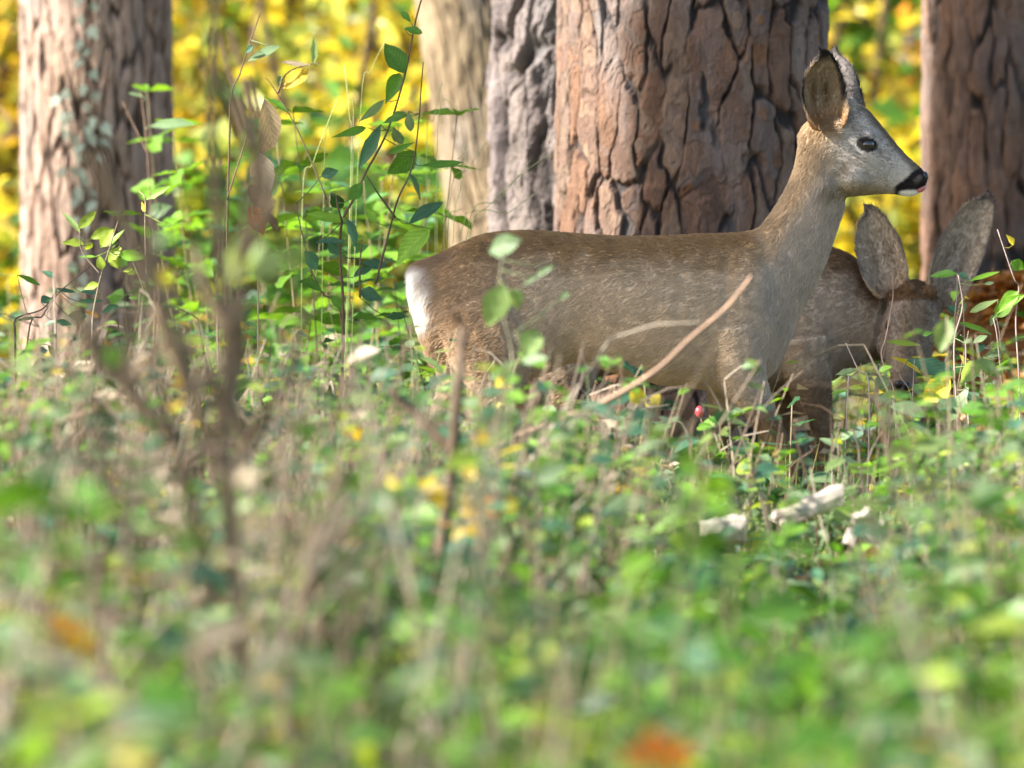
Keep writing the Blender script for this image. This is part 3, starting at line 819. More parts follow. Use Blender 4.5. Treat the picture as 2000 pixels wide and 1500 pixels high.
def coat1(p, n):
    """coat colours of a roe deer in autumn: dark brown back, grey brown flank, grey face, white rump patch"""
    x, y = inv_px(p)
    xs_ = np.array([800, 850, 900, 960, 1110, 1300, 1440, 1480, 1520, 1550, 1600]); top = np.array([525, 500, 478, 455, 458, 462, 457, 444, 386, 320, 240])
    depth = y - np.interp(x, xs_, top)
    nz = fbm(x / 26, y / 26, 4) - .5
    flank = np.array((.58, .46, .335)); back = np.array((.31, .195, .09))
    c = lerp(back, flank, ss(15, 105, depth + nz * 50))
    haunch = ss(1060, 940, x) * ss(480, 540, y + nz * 30)
    c = lerp(c, (.41, .275, .165), haunch * .8)
    c = lerp(c, (.45, .345, .22), ss(690, 770, y) * ss(1600, 1480, x) * .6)
    c = lerp(c, (.50, .43, .355), ss(1380, 1500, x) * ss(60, 150, depth) * .75)         # greyer shoulder and throat
    neck = ss(1455, 1530, x) * ss(130, 60, depth + nz * 40)
    c = lerp(c, (.52, .385, .245), neck * .9)
    hd = ss(1590, 1650, x + (y - 300) * .12) * ss(410, 380, y)
    c = lerp(c, (.43, .385, .335), hd)
    c = lerp(c, (.17, .135, .095), hd * ss(30, 8, y - np.interp(x, [1650, 1690, 1800], [200, 206, 335])) * ss(1660, 1700, x))   # brown bridge of the nose
    c = lerp(c, (.33, .27, .18), hd * ss(350, 372, y) * ss(1760, 1700, x))              # pale jaw
    c = lerp(c, (.34, .22, .11), ss(1575, 1600, x) * ss(1660, 1625, x) * ss(275, 245, y))
    mott = fbm(x / 7, y / 9, 24, 3) - .5; mott2 = fbm(x / 30 + 5, y / 30, 28, 3) - .5
    c = c * (1 + .20 * mott + .24 * mott2)[:, None]
    c = lerp(c, (.23, .165, .11), hd * ss(.02, .16, mott2) * ss(1700, 1650, x) * .6)
    # white rump patch
    r = ss(856, 826, x + nz * 34 - ss(560, 640, y) * 6) * ss(512, 530, y) * ss(648, 612, y)
    c = lerp(c, (.82, .79, .75), r)
    # legs
    c = lerp(c, (.17, .105, .055), ss(760, 830, y))
    # muzzle
    lip = ss(1742, 1752, x) * ss(0, 7, y - np.interp(x, [1740, 1770, 1785, 1800, 1815], [365, 345, 330, 322, 318]))
    c = lerp(c, (.014, .012, .012), lip)
    chin = ss(1752, 1762, x) * ss(0, 5, y - np.interp(x, [1750, 1770, 1790, 1815], [372, 369, 369, 372]))
    c = lerp(c, (.80, .79, .76), chin)
    eye = ((x - 1693) / 22) ** 2 + ((y - 282 - (x - 1692) * .12) / 15) ** 2
    c = lerp(c, (.02, .017, .016), ss(1.25, .85, eye) * (n[:, 1] < .3))
    duct = ss(5.5, 2.5, np.abs(y - (289 + (x - 1708) * .75))) * ss(1702, 1708, x) * ss(1726, 1718, x)
    c = lerp(c, (.05, .042, .038), duct * .8)
    brow = ss(6, 2, np.abs(y - (262 + np.abs(x - 1696) * .25))) * ss(1668, 1678, x) * ss(1724, 1712, x)
    c = lerp(c, (.17, .135, .11), brow * .6)
    halo = ((x - 1692) / 40) ** 2 + ((y - 277) / 27) ** 2
    c = lerp(c, (.36, .34, .32), ss(1.2, .8, halo) * ss(.85, 1.25, eye) * .55)
    return c

def flow1(p, n):
    x, y = inv_px(p)
    f = np.tile(np.array([-1., 0, -.38]), (len(p), 1))
    nk = ss(1450, 1540, x)[:, None]; f = f * (1 - nk) + np.array([-.5, 0, -.9]) * nk
    hd = (ss(1600, 1660, x) * ss(420, 385, y))[:, None]; f = f * (1 - hd) + np.array([-.9, 0, .35]) * hd
    lg = ss(770, 830, y)[:, None]; f = f * (1 - lg) + np.array([-.15, 0, -1.]) * lg
    rp = ss(870, 830, x)[:, None]; f = f * (1 - rp) + np.array([-.35, 0, -1.]) * rp
    return f

def flen1(p, n):
    x, y = inv_px(p)
    L = np.full(len(p), .013)
    L = np.where((x > 1470) & (y < 700), .0145, L)
    L = L + ss(875, 835, x) * .014
    hd = ss(1600, 1660, x) * ss(410, 385, y)
    L = L * (1 - hd) + .006 * hd
    L = np.where((x > 1745) & (y > 300), .0032, L)
    L = np.where((x > 1640) & (x < 1690) & (y < 225), .009, L)
    eye = ((x - 1692) / 23) ** 2 + ((y - 282) / 16) ** 2
    L = np.where((eye < 1) & (np.abs(n[:, 1]) > .3), 0, L)
    nose = ((x - 1808) / 12) ** 2 + ((y - 346) / 17) ** 2
    L = np.where(nose < 1, 0, L)
    L = np.where(y > 780, .006, L)
    return L

def finish_deer(root, body, hp, hoofs, coat, flow, flen, count, seed, unmap):
    me = body.data
    v, n = arrays(me)
    uv, un = unmap(v, n)
    set_col(me, coat(uv, un))
    fur('fur', me, count, lambda p, nn: coat(*unmap(p, nn)), flow, lambda p, nn: flen(*unmap(p, nn)), body, seed)

ident = lambda p, n: (p, n)
finish_deer(deer1, body1, hp1, hoofs1, coat1, flow1, flen1, 150000, 31, ident)

def face_parts(root, hp, R=np.eye(3)):
    for s in (-1, 1):
        mb = MB(); ellipsoid(mb, hp(1692, 282, s * .0462), .0150, .0105, .0118, R=R, n=28, m=18)
        mb.build('eye', M_EYE, root, smooth=True)
        mb = MB(); ellipsoid(mb, hp(1806, 345, s * .0085), .0075, .010, .0105, R=R, n=18, m=12)
        mb.build('nostril_pad', M_NOSE, root, smooth=True)
    mb = MB()
    pts = smooth_path([hp(1782, 367, -.009), hp(1796, 367, -.010), hp(1807, 363, -.007)], 9)
    tube(mb, pts, [.004, .007, .009, .0095, .0095, .009, .008, .006, .003], (1, 1, 1), 12)
    mb.build('tongue', M_TONGUE, root, smooth=True)
face_parts(deer1, hp1)
def hoof_parts(root, hoofs):
    for h in hoofs:
        mb = MB()
        for s in (-1, 1):
            g = h[2] - .03
            rows = [[h[0] - .012, h[1] + s * .011, g + .038, h[0] - .012, h[1] + s * .011, g + .002, .009], [h[0] + .012, h[1] + s * .011, g + .032, h[0] + .012, h[1] + s * .011, g, .0095],
                    [h[0] + .036, h[1] + s * .008, g + .010, h[0] + .036, h[1] + s * .008, g, .005]]
            loft(mb, rows, 0, n=12, rings=8)
        mb.build('hoof', M_NOSE, root, smooth=True)
hoof_parts(deer1, hoofs1)
def flat(px, py, y):
    q = P(px, py, FOCUS); q[1] = y; return q
add_ear(deer1, flat(1611, 246, FOCUS - .046), flat(1602, 108, FOCUS - .085), (.28, -1, .12), .092, 71)
add_ear(deer1, flat(1656, 238, FOCUS + .046), flat(1642, 103, FOCUS + .085), (.4, .9, .05), .078, 72)
tag(deer1, 'alert grey brown roe deer standing in profile, head raised, white rump patch', 'deer', 'roe deer in the undergrowth')

# the grazing deer behind it: head lowered and turned towards the viewer
D2 = 21.0
TORSO2 = [(930, 575, 933, 600, .03), (942, 545, 948, 640, .065), (985, 525, 975, 700, .095), (1060, 505, 1060, 735, .112), (1150, 495, 1150, 735, .12), (1250, 495, 1250, 725, .128),
          (1350, 492, 1350, 750, .132), (1450, 484, 1450, 765, .126), (1530, 478, 1530, 770, .112), (1600, 480, 1590, 765, .10), (1650, 494, 1625, 742, .088), (1695, 525, 1655, 722, .072), (1728, 566, 1690, 708, .062),
          (1757, 598, 1722, 700, .054), (1785, 620, 1745, 705, .046)]
# head frame: origin at the poll; the head points down and a little to the left, face towards the camera
hc = P(1632, 300, FOCUS); hc[1] = FOCUS
o2 = P(1778, 628, D2 - .06); o2[1] = D2 - .05
fwd = unit(np.array([-.16, -.42, -.9]))                 # nose direction in the world
up2 = unit(np.array([.12, -.9, .42])); up2 = unit(up2 - fwd * (up2 @ fwd))
side2 = np.cross(fwd, up2)
f1 = unit(np.array([.83, 0, -.56])); u1 = np.array([.56, 0, .83]); s1 = np.cross(f1, u1)
R2 = np.outer(fwd, f1) + np.outer(up2, u1) + np.outer(side2, s1)
head2 = lambda q: (np.asarray(q) - hc) @ R2.T + o2
LEGS2 = [
 [(1570, 660, -.07, .062), (1580, 750, -.075, .045), (1600, 840, -.075, .027), (1612, 900, -.075, .021), (1600, 980, -.075, .014), (1595, 1020, -.075, .016), (1605, 1050, -.075, .018)],
 [(1560, 660, .07, .06), (1545, 750, .07, .043), (1520, 840, .07, .026), (1505, 900, .07, .021), (1480, 980, .07, .014), (1470, 1020, .07, .016), (1475, 1050, .07, .018)],
 [(1050, 610, -.06, .085), (1100, 700, -.07, .07), (1110, 770, -.07, .042), (1065, 850, -.07, .025), (1030, 890, -.07, .023), (1050, 970, -.07, .015), (1060, 1020, -.07, .017), (1075, 1050, -.07, .018)],
 [(1030, 610, .06, .085), (1060, 700, .065, .068), (1020, 780, .065, .04), (960, 850, .065, .025), (935, 885, .065, .023), (940, 970, .065, .015), (945, 1020, .065, .017), (960, 1050, .065, .018)]]
BULGE2 = [(1570, 630, -.055, .075, .055, .11), (1570, 630, .055, .075, .055, .11), (1050, 610, -.05, .10, .07, .11), (1050, 610, .05, .10, .07, .11)]
deer2, body2, hp2, hoofs2 = build_deer('', TORSO2, D2, head2, R2 @ np.array([0, 1, 0]), LEGS2, BULGE2, None, 6, 0)
def is_head2(p):
    q = (p - o2) @ R2 + hc
    x, y = inv_px(q)
    inside = (x > 1600) & (x < 1830) & (y > 185) & (y < 400) & (np.abs(q[:, 1] - FOCUS) < .075)
    wx, wy = inv_px(p)
    return inside & (wx > 1668) & (wy > 585), q
def coat2(p, n):
    x, y = inv_px(p)
    hd, q = is_head2(p)
    top = np.interp(x, [930, 985, 1060, 1250, 1450, 1600, 1650, 1695, 1760], [550, 525, 505, 495, 484, 480, 494, 525, 600])
    depth = y - top
    nz = fbm(x / 26, y / 26, 14) - .5
    c = lerp((.15, .085, .04), (.45, .355, .265), ss(15, 90, depth + nz * 40))
    c = lerp(c, (.17, .10, .05), ss(715, 765, y) * .8)
    c = lerp(c, (.8, .78, .74), ss(1000, 970, x))
    ch = coat1(q, n @ R2)
    return np.where(hd[:, None], ch * .25 + np.array((.15, .108, .074)), c)
def flow2(p, n):
    x, y = inv_px(p)
    f = np.tile(np.array([-1., 0, -.3]), (len(p), 1))
    hd, q = is_head2(p)
    return np.where(hd[:, None], -fwd, f)
def flen2(p, n):
    hd, q = is_head2(p)
    return np.where(hd, flen1(q, n @ R2), .013)
finish_deer(deer2, body2, hp2, hoofs2, coat2, flow2, flen2, 90000, 32, ident)
face_parts(deer2, hp2, R2)
hoof_parts(deer2, hoofs2)
add_ear(deer2, hp2(1630, 245, -.048), P(1688, 408, D2 - .06), (-.1, -1, .05), .10, 73, hairs=3500, pale=True)
add_ear(deer2, hp2(1630, 245, .048), P(1926, 378, D2 - .06), (.1, -1, .05), .10, 74, hairs=3500, pale=True)
tag(deer2, 'brown roe deer with lowered head and spread ears, grazing behind the alert deer', 'deer', 'roe deer in the undergrowth')

# ------------------------------------------------------------------ plants traced from the photograph
LEAF_MESHES = []
def blade_mesh(outline, curl, fold, wave, twist, seed):
    """outline: (y, half width) rows; a blade with midrib fold, curl along its length and a wavy margin"""
    r = random.Random(seed); V = []; rows = []
    ys = np.linspace(0, 1, 10)
    w = np.interp(ys, [a for a, b in outline], [b for a, b in outline])
    for i, (y, ww) in enumerate(zip(ys, w)):
        z = -curl * y * y + .03 * math.sin(y * 5 + seed); tw_ = twist * (y - .3); row = []
        for u in (-1, -.5, 0, .5, 1):
            e = wave * math.sin(y * 17 + u * 2 + seed) * abs(u) + r.uniform(-.02, .02) * abs(u)
            row.append(len(V)); V.append([u * ww * .5 + r.uniform(-.012, .012) * abs(u), y + (r.uniform(-.012, .012) if abs(u) == 1 else 0), (z + fold * abs(u) * ww * .5 + e + tw_ * u * ww * .5)])
        rows.append(row)
    q = [[rows[i][k], rows[i][k + 1], rows[i + 1][k + 1], rows[i + 1][k]] for i in range(9) for k in range(4)]
    mb = MB(); mb.add(np.array(V), [np.array(q)], (1, 1, 1))
    return mb.mesh('leaf_blade', M_LEAFOBJ, smooth=True)
OUT = [((0, .03), (.12, .5), (.34, .97), (.6, .86), (.83, .42), (1, .02)), ((0, .03), (.12, .3), (.35, .8), (.6, 1.), (.86, .6), (1, .04)), ((0, .05), (.1, .62), (.28, 1.), (.5, .82), (.75, .4), (1, .01)), ((0, .02), (.2, .55), (.45, .95), (.7, .75), (.9, .3), (1, .01))]
for k in range(8):
    LEAF_MESHES.append(blade_mesh(OUT[k % 4], (.15, .32, .05, .24, .42, .1, -.12, .2)[k], (.22, .3, .45, -.15, .3, .1, .35, .5)[k], (.02, .05, .03, .06, .04, .02, .05, .03)[k], (.1, -.4, .2, .5, -.2, .6, 0, -.5)[k], k))
_iv = [(0, .0), (.30, -.06), (.5, .12), (.36, .30), (.62, .42), (.40, .52), (.26, .60), (.12, .84), (0, 1.)]
_out = _iv + [(-x, y) for x, y in _iv[-2:0:-1]]
mb = MB(); mb.add(np.array([(0, .35, -.04)] + [(x * .8, y, .08 * abs(x) - .1 * y * y) for x, y in _out]), [np.array([[0, 1 + i_, 1 + (i_ + 1) % len(_out)] for i_ in range(len(_out))])], (1, 1, 1))
IVY_MESH = mb.mesh('ivy_blade', M_LEAFOBJ)

def leaf_object(parent, base, tip, width, col, normal=None, k=None, name='leaf'):
    base, tip = np.asarray(base, float), np.asarray(tip, float)
    L = np.linalg.norm(tip - base)
    y = (tip - base) / L
    if normal is None:
        normal = np.array([rng.normal(0, .4), -rng.uniform(.5, 1.0), rng.uniform(.1, .8)])
    n_ = np.asarray(normal, float); x = unit(np.cross(y, n_)); z = np.cross(x, y)
    o = bpy.data.objects.new(name, IVY_MESH if k == 'ivy' else LEAF_MESHES[rng.integers(0, 8) if k is None else k]); C.objects.link(o)
    M = Matrix(((x[0] * width, y[0] * L, z[0] * width, base[0]), (x[1] * width, y[1] * L, z[1] * width, base[1]), (x[2] * width, y[2] * L, z[2] * width, base[2]), (0, 0, 0, 1)))
    o.matrix_world = M
    o.parent = parent
    if parent is not None:
        o.matrix_parent_inverse = Matrix.Translation(-parent.location)
    c = np.clip(np.asarray(col) * rng.uniform(.8, 1.25), 0, .9)
    o.color = (*c, 1)
    return o

def traced_plant(name, label, cat, d, stems, lvs, conv, group=None, stem_col=BROWN, rad=.0022, spread=.05, normal=None, drop=640, taper=.55):
    """stems: pixel polylines, first point lowest (dropped to the ground); lvs: (bx,by,tx,ty,width,colour)"""
    b0 = conv(*stems[0][0]); base = P(*b0, d)
    root = empty(name, (base[0], d, float(ground_z(base[0], d))))
    rl = np.array(root.location)
    mb = MB()
    allp = []
    for k, s in enumerate(stems):
        dd = d + rng.uniform(-spread, spread)
        pts = []
        for i, q in enumerate(s):
            pts.append(P(*conv(*q), dd + rng.uniform(-.012, .012)))
        pts = np.array(pts)
        if k == 0 or conv(*s[0])[1] > drop:
            g = pts[0].copy(); g[0] += rng.uniform(-.02, .02); g[1] = d; g[2] = float(ground_z(g[0], g[1])) - .01
            if g[2] < pts[0, 2] - .01:
                pts = np.concatenate([[g], pts])
        sp = smooth_path(pts, 5 * len(pts))
        tube(mb, sp - rl, np.linspace(rad * 1.15, rad * taper, len(sp)) * (1 if k == 0 else .75), np.array(stem_col) * rng.uniform(.8, 1.2), 6)
        allp.append(sp)
    ap = np.concatenate(allp)
    for (bx, by, tx, ty, w, col) in lvs:
        p0, p1 = conv(bx, by), conv(tx, ty)
        dd = d + rng.uniform(-spread, spread)
        B = P(*p0, dd); near = ap[np.argmin(np.linalg.norm(ap - B, axis=1))]
        Lpx = math.hypot(p1[0] - p0[0], p1[1] - p0[1])
        T = P(*p1, dd + rng.uniform(-.4, .4) * pxsize(Lpx, d))
        wpx = w * (conv(1, 0)[0] - conv(0, 0)[0])
        leaf_object(root, B, T, pxsize(wpx, d) * 1.12, col, normal)
        if np.linalg.norm(near - B) > .002:
            mid = (near + B) / 2 + [0, 0, -.004]
            tube(mb, np.array([near, mid, B]) - rl, [.0011, .001, .0009], np.array(col) * .6 + np.array(BROWN) * .4, 4)
    mb.build('stem', M_STEM, root, smooth=True)
    return tag(root, label, cat, group)

z8 = lambda x, y: (300 + x * .4333, y * .4333)
zB = lambda x, y: (x / 3, 350 + y / 3)
zA = lambda x, y: (1620 + x * .2533, 360 + y * .2533)
z4 = lambda x, y: (1400 + x * .4, 350 + y * .4)

traced_plant('sapling', 'tall sapling with large glossy green leaves beside the white rump of the deer', 'sapling', 20.5,
    [[(855, 1500), (840, 1150), (850, 1000), (900, 900), (960, 770), (1050, 600), (1130, 350), (1180, 100), (1215, -30)],
     [(1000, 1280), (1060, 1050), (1100, 900), (1160, 770), (1190, 600), (1215, 280)], [(850, 1480), (760, 1320), (700, 1180), (640, 920)],
     [(850, 1000), (830, 930), (822, 880)], [(1090, 980), (1010, 870), (960, 790)], [(930, 1340), (930, 1200), (940, 1080)]],
    [(1130, 330, 1045, 190, 95, GREEN), (1110, 330, 1045, 468, 70, GREEN), (1040, 450, 930, 550, 40, SAGE), (960, 575, 800, 620, 38, GREEN), (1145, 515, 1030, 560, 55, GREEN),
     (1150, 500, 1158, 595, 42, SAGE), (1085, 575, 1115, 655, 55, SAGE), (1185, 685, 1060, 785, 95, GREEN), (1150, 780, 1212, 900, 50, DEEP), (1210, 745, 1402, 728, 38, GREEN), (1025, 560, 925, 760, 62, TEAL),
     (1150, 1010, 1305, 905, 62, TEAL), (1245, 1030, 1075, 1175, 115, BRIGHT), (870, 985, 920, 1112, 62, TEAL), (890, 1000, 690, 960, 45, BRIGHT), (800, 870, 850, 945, 60, DEEP), (755, 795, 828, 768, 52, TEAL),
     (735, 1095, 862, 1085, 40, TEAL), (680, 1130, 745, 1215, 72, TEAL), (935, 1185, 1052, 1192, 45, TEAL), (930, 1310, 1025, 1345, 62, TEAL), (1050, 1430, 1145, 1418, 42, DEEP), (880, 900, 950, 820, 60, GREEN),
     (1130, 130, 1210, 140, 40, GREEN), (1060, 690, 1180, 640, 30, GREEN), (650, 1270, 760, 1300, 60, GREEN), (900, 1250, 985, 1200, 44, TEAL), (800, 1330, 860, 1400, 44, GREEN), (1000, 1000, 950, 930, 40, BRIGHT),
     (1160, 100, 1115, 50, 30, GREEN), (835, 1150, 790, 1090, 50, TEAL)], z8, 'leafy saplings', rad=.0031)
traced_plant('sapling', 'thin sapling with a few pale and yellowing leaves in front of the golden shrubs', 'sapling', 20.8,
    [[(330, 1100), (340, 700), (350, 430), (390, 330), (430, 200), (460, 120), (480, 60)], [(330, 900), (420, 620), (470, 480)], [(780, 900), (700, 700), (620, 530), (530, 380), (505, 350)], [(560, 420), (600, 330), (700, 290), (745, 285)]],
    [(570, 208, 420, 272, 46, SAGE), (450, 210, 410, 240, 30, TEAL), (705, 292, 575, 275, 26, DRY), (720, 290, 726, 162, 32, PALE), (700, 318, 580, 392, 84, GOLD), (612, 518, 500, 428, 52, GREEN), (575, 340, 560, 380, 26, SAGE)],
    z8, 'leafy saplings', rad=.0022)
traced_plant('withered_plant', 'withered stem hung with curled brown dead leaves', 'dead plant', 20.2,
    [[(470, 1160), (450, 1000), (440, 860), (470, 700), (500, 560), (500, 440)]],
    [(500, 445, 545, 670, 96, TAN), (545, 560, 480, 700, 80, TAN), (480, 690, 520, 880, 90, DRY), (500, 700, 440, 800, 60, DRY), (450, 850, 525, 955, 100, BROWN), (430, 930, 512, 1065, 84, RUST), (520, 960, 560, 1040, 36, BROWN), (470, 830, 430, 900, 60, BROWN)],
    z8, stem_col=TAN, rad=.0016, normal=(.2, -1, .2))
traced_plant('sapling', 'young yellow green sapling in front of the ivy pine', 'sapling', 19.5,
    [[(540, 1000), (545, 800), (575, 640), (600, 540), (650, 380), (690, 250)], [(850, 660), (770, 470), (680, 360)], [(590, 560), (480, 420), (465, 300)], [(860, 640), (850, 300), (850, 120), (815, 70)]],
    [(470, 310, 365, 182, 38, PALE), (460, 290, 568, 178, 58, LIME), (490, 380, 348, 376, 58, LIME), (530, 350, 642, 288, 62, LIME), (590, 400, 662, 288, 64, LIME), (640, 390, 732, 288, 34, BRIGHT), (560, 455, 458, 455, 20, BRIGHT),
     (700, 440, 885, 462, 64, BRIGHT), (600, 530, 578, 448, 52, LIME), (650, 470, 702, 398, 72, LIME), (580, 612, 488, 640, 44, LIME), (850, 120, 995, 34, 48, BRIGHT), (852, 190, 828, 128, 30, GOLD), (1022, 272, 918, 258, 38, BRIGHT),
     (720, 540, 805, 540, 44, LIME), (885, 690, 760, 688, 52, GREEN), (640, 420, 690, 520, 70, LIME), (540, 370, 500, 420, 46, LIME)], zB, 'leafy saplings', stem_col=(.2, .16, .1), rad=.0022)
traced_plant('woody_seedling', 'low woody seedling with dark sea green leaves at the foot of the ivy pine', 'seedling', 20.4,
    [[(90, 1000), (85, 840), (130, 800), (250, 760), (330, 660)], [(160, 960), (250, 800), (330, 680), (420, 600), (530, 510)], [(720, 1150), (700, 960), (690, 800)]],
    [(330, 640, 450, 660, 30, TEAL), (470, 660, 590, 670, 34, TEAL), (450, 715, 610, 712, 28, TEAL), (240, 720, 300, 690, 60, TEAL), (100, 830, 200, 805, 30, SAGE), (100, 560, 240, 620, 34, GREEN), (110, 1030, 270, 990, 70, TEAL),
     (400, 800, 500, 800, 60, TEAL), (500, 780, 580, 800, 40, ORANGE), (590, 940, 650, 970, 60, RUST), (180, 1110, 330, 1080, 90, TEAL), (600, 780, 690, 740, 46, TEAL), (330, 830, 420, 850, 40, TEAL), (650, 900, 740, 930, 50, DEEP), (280, 970, 350, 1060, 40, GREEN)],
    zB, 'leafy saplings', stem_col=(.1, .07, .05), rad=.0024)
traced_plant('seedling', 'upright seedling with arched bright green leaves in front of the grazing deer', 'seedling', 19.9,
    [[(965, 1700), (960, 1200), (970, 1000), (985, 830), (988, 690)], [(1060, 1700), (1045, 1300), (1030, 900), (1000, 820)], [(1310, 1500), (1320, 1230), (1285, 1010)]],
    [(985, 690, 768, 700, 72, GREEN), (985, 690, 1085, 742, 60, TEAL), (1075, 745, 1315, 668, 52, BRIGHT), (985, 820, 955, 905, 84, BRIGHT), (972, 1000, 908, 925, 84, TEAL), (1000, 1000, 1058, 905, 50, SAGE),
     (1000, 1060, 1260, 1155, 74, BRIGHT), (800, 1140, 718, 1162, 42, GREEN), (1300, 888, 1078, 985, 58, PALE), (1280, 1022, 1455, 828, 110, BRIGHT), (1280, 1000, 1240, 1090, 50, SAGE), (1190, 770, 1270, 755, 30, SAGE), (1200, 1335, 1355, 1270, 52, SAGE),
     (1200, 1230, 1130, 1290, 60, TEAL)], zA, 'young seedlings by the grazing deer', stem_col=(.28, .2, .17), rad=.0021)
traced_plant('seedling', 'wiry seedling with a single arched lime leaf against the grazing deer', 'seedling', 19.95,
    [[(470, 1750), (440, 1480), (400, 1310), (430, 1200), (470, 1000), (490, 860), (488, 700)]],
    [(435, 1212, 708, 1235, 62, LIME), (430, 1500, 400, 1590, 90, SAGE)], zA, 'young seedlings by the grazing deer', stem_col=(.3, .2, .16), rad=.0017)
traced_plant('seedling', 'short seedling with small pale paired leaves below the chest of the grazing deer', 'seedling', 19.9,
    [[(745, 1045), (690, 930), (630, 800)], [(640, 1040), (650, 980), (695, 930), (705, 900)], [(870, 1100), (820, 950), (790, 900)], [(960, 1230), (955, 1100), (965, 880)], [(955, 1130), (890, 950)]],
    [(690, 935, 578, 945, 44, SAGE), (640, 1030, 552, 1042, 26, BRIGHT), (640, 1020, 712, 1015, 26, LIME), (832, 955, 778, 1020, 62, SAGE), (900, 1092, 810, 1210, 90, GREEN), (930, 885, 1165, 945, 88, TEAL), (960, 1000, 1005, 1060, 52, SAGE),
     (970, 1100, 1050, 1085, 30, GREEN), (990, 1170, 930, 1260, 40, YELLOW), (960, 1240, 1090, 1220, 26, GREEN)], z4, 'young seedlings by the grazing deer', stem_col=(.36, .28, .26), rad=.0019)
traced_plant('seedling', 'bushy seedling with light green leaves beside the copper leaf mound', 'seedling', 19.6,
    [[(1180, 1330), (1170, 1100), (1160, 800), (1200, 620), (1180, 470)], [(1230, 1200), (1215, 1000), (1215, 800), (1190, 760)], [(1480, 1100), (1460, 700), (1475, 530), (1450, 480), (1370, 245)], [(1420, 1300), (1400, 1100), (1370, 780), (1350, 680)]],
    [(1470, 550, 1360, 660, 70, BRIGHT), (1440, 400, 1500, 440, 60, GREEN), (1380, 640, 1500, 560, 50, BRIGHT), (1300, 870, 1410, 830, 40, SAGE), (1330, 960, 1440, 880, 60, GREEN), (1500, 1000, 1440, 1120, 80, BRIGHT), (1440, 1250, 1480, 1090, 90, LIME),
     (1260, 890, 1180, 1010, 90, PALE), (1290, 1070, 1350, 1120, 60, SAGE), (1140, 965, 1010, 1090, 120, YELLOW), (1230, 1010, 1140, 1180, 70, SAGE), (1450, 320, 1410, 270, 36, YELLOW), (1180, 1260, 1230, 1340, 30, BRIGHT), (1390, 1020, 1480, 1000, 50, YELLOW), (1250, 800, 1320, 760, 40, SAGE)],
    z4, 'young seedlings by the grazing deer', stem_col=(.3, .23, .2), rad=.0022)
traced_plant('seedling', 'pale leaf on a slim stem held close in front of the grazing deer', 'seedling', 17.2,
    [[(930, 1900), (915, 1500), (905, 1020)]], [(905, 1020, 855, 1290, 165, PALE)], zA, None, stem_col=(.3, .25, .15), rad=.002, normal=(.1, -1, .5))

# blurred multi-stemmed shrub close to the viewer
ident_px = lambda x, y: (x, y)
tw = random.Random(3)
shrub_stems = [[(480, 1500), (462, 1200), (448, 1000), (440, 850), (446, 650), (428, 450), (414, 250), (418, 60), (430, -160)],
     [(430, 1450), (395, 1090), (358, 950), (342, 850), (314, 760), (284, 640), (262, 520)], [(438, 930), (402, 850), (372, 770), (330, 690), (300, 600)], [(444, 960), (480, 880), (520, 810), (566, 720), (600, 600)],
     [(660, 1500), (620, 1130), (590, 1080), (540, 1000)], [(560, 1440), (610, 1080), (640, 980), (665, 920)], [(440, 800), (470, 700), (470, 500), (500, 300), (490, 150)], [(446, 660), (400, 560), (380, 480)],
     [(372, 770), (300, 560), (230, 410), (166, 297)], [(470, 500), (520, 420), (540, 330)], [(345, 860), (250, 760), (190, 700), (150, 600)]]
for k in range(26):
    x0, y0 = tw.choice([p for st_ in shrub_stems[:11] for p in st_[1:-1]])
    dx, dy = tw.uniform(-90, 90), -tw.uniform(50, 190)
    shrub_stems.append([(x0, y0), (x0 + dx * .45, y0 + dy * .5 + tw.uniform(-12, 12)), (x0 + dx, y0 + dy)])
traced_plant('bare_shrub', 'blurred dark multi-stemmed shrub with few round pale leaves', 'shrub', 12.9, shrub_stems,
    [(430, 545, 490, 500, 74, LIME), (470, 520, 520, 470, 80, PALE), (500, 545, 545, 490, 64, PALE), (560, 480, 590, 525, 48, PALE), (318, 690, 365, 650, 66, PALE), (290, 480, 330, 460, 46, SAGE), (360, 550, 395, 540, 44, SAGE), (560, 825, 620, 850, 46, BRIGHT),
     (330, 560, 310, 520, 30, YELLOW), (200, 700, 240, 690, 44, BRIGHT), (30, 720, 60, 700, 50, PALE)], ident_px, None, stem_col=(.16, .112, .065), rad=.0115, spread=.25, normal=(-.1, -1, .5), drop=1400, taper=.55)
traced_plant('dead_sapling', 'single dark bare stem standing in front of the haunch of the alert deer', 'stem', 15.4,
    [[(845, 1290), (860, 1080), (880, 930), (893, 780), (905, 640)], [(885, 880), (800, 800), (760, 760)]], [(905, 640, 880, 605, 22, BROWN)], ident_px, None, stem_col=(.12, .08, .05), rad=.0105, spread=.03, drop=1200, taper=.7)
traced_plant('bramble_cane', 'bare tan bramble cane arching in front of the flank of the alert deer', 'bramble', 16.8,
    [[(930, 1060), (900, 960), (980, 870), (1080, 825), (1180, 785), (1280, 725), (1350, 660), (1420, 600), (1468, 540)], [(1000, 858), (1100, 905), (1180, 960)]],
    [(1160, 790, 1200, 800, 20, TEAL), (985, 868, 950, 850, 28, GOLD)], ident_px, None, stem_col=(.28, .18, .12), rad=.006, spread=.02, drop=1000)
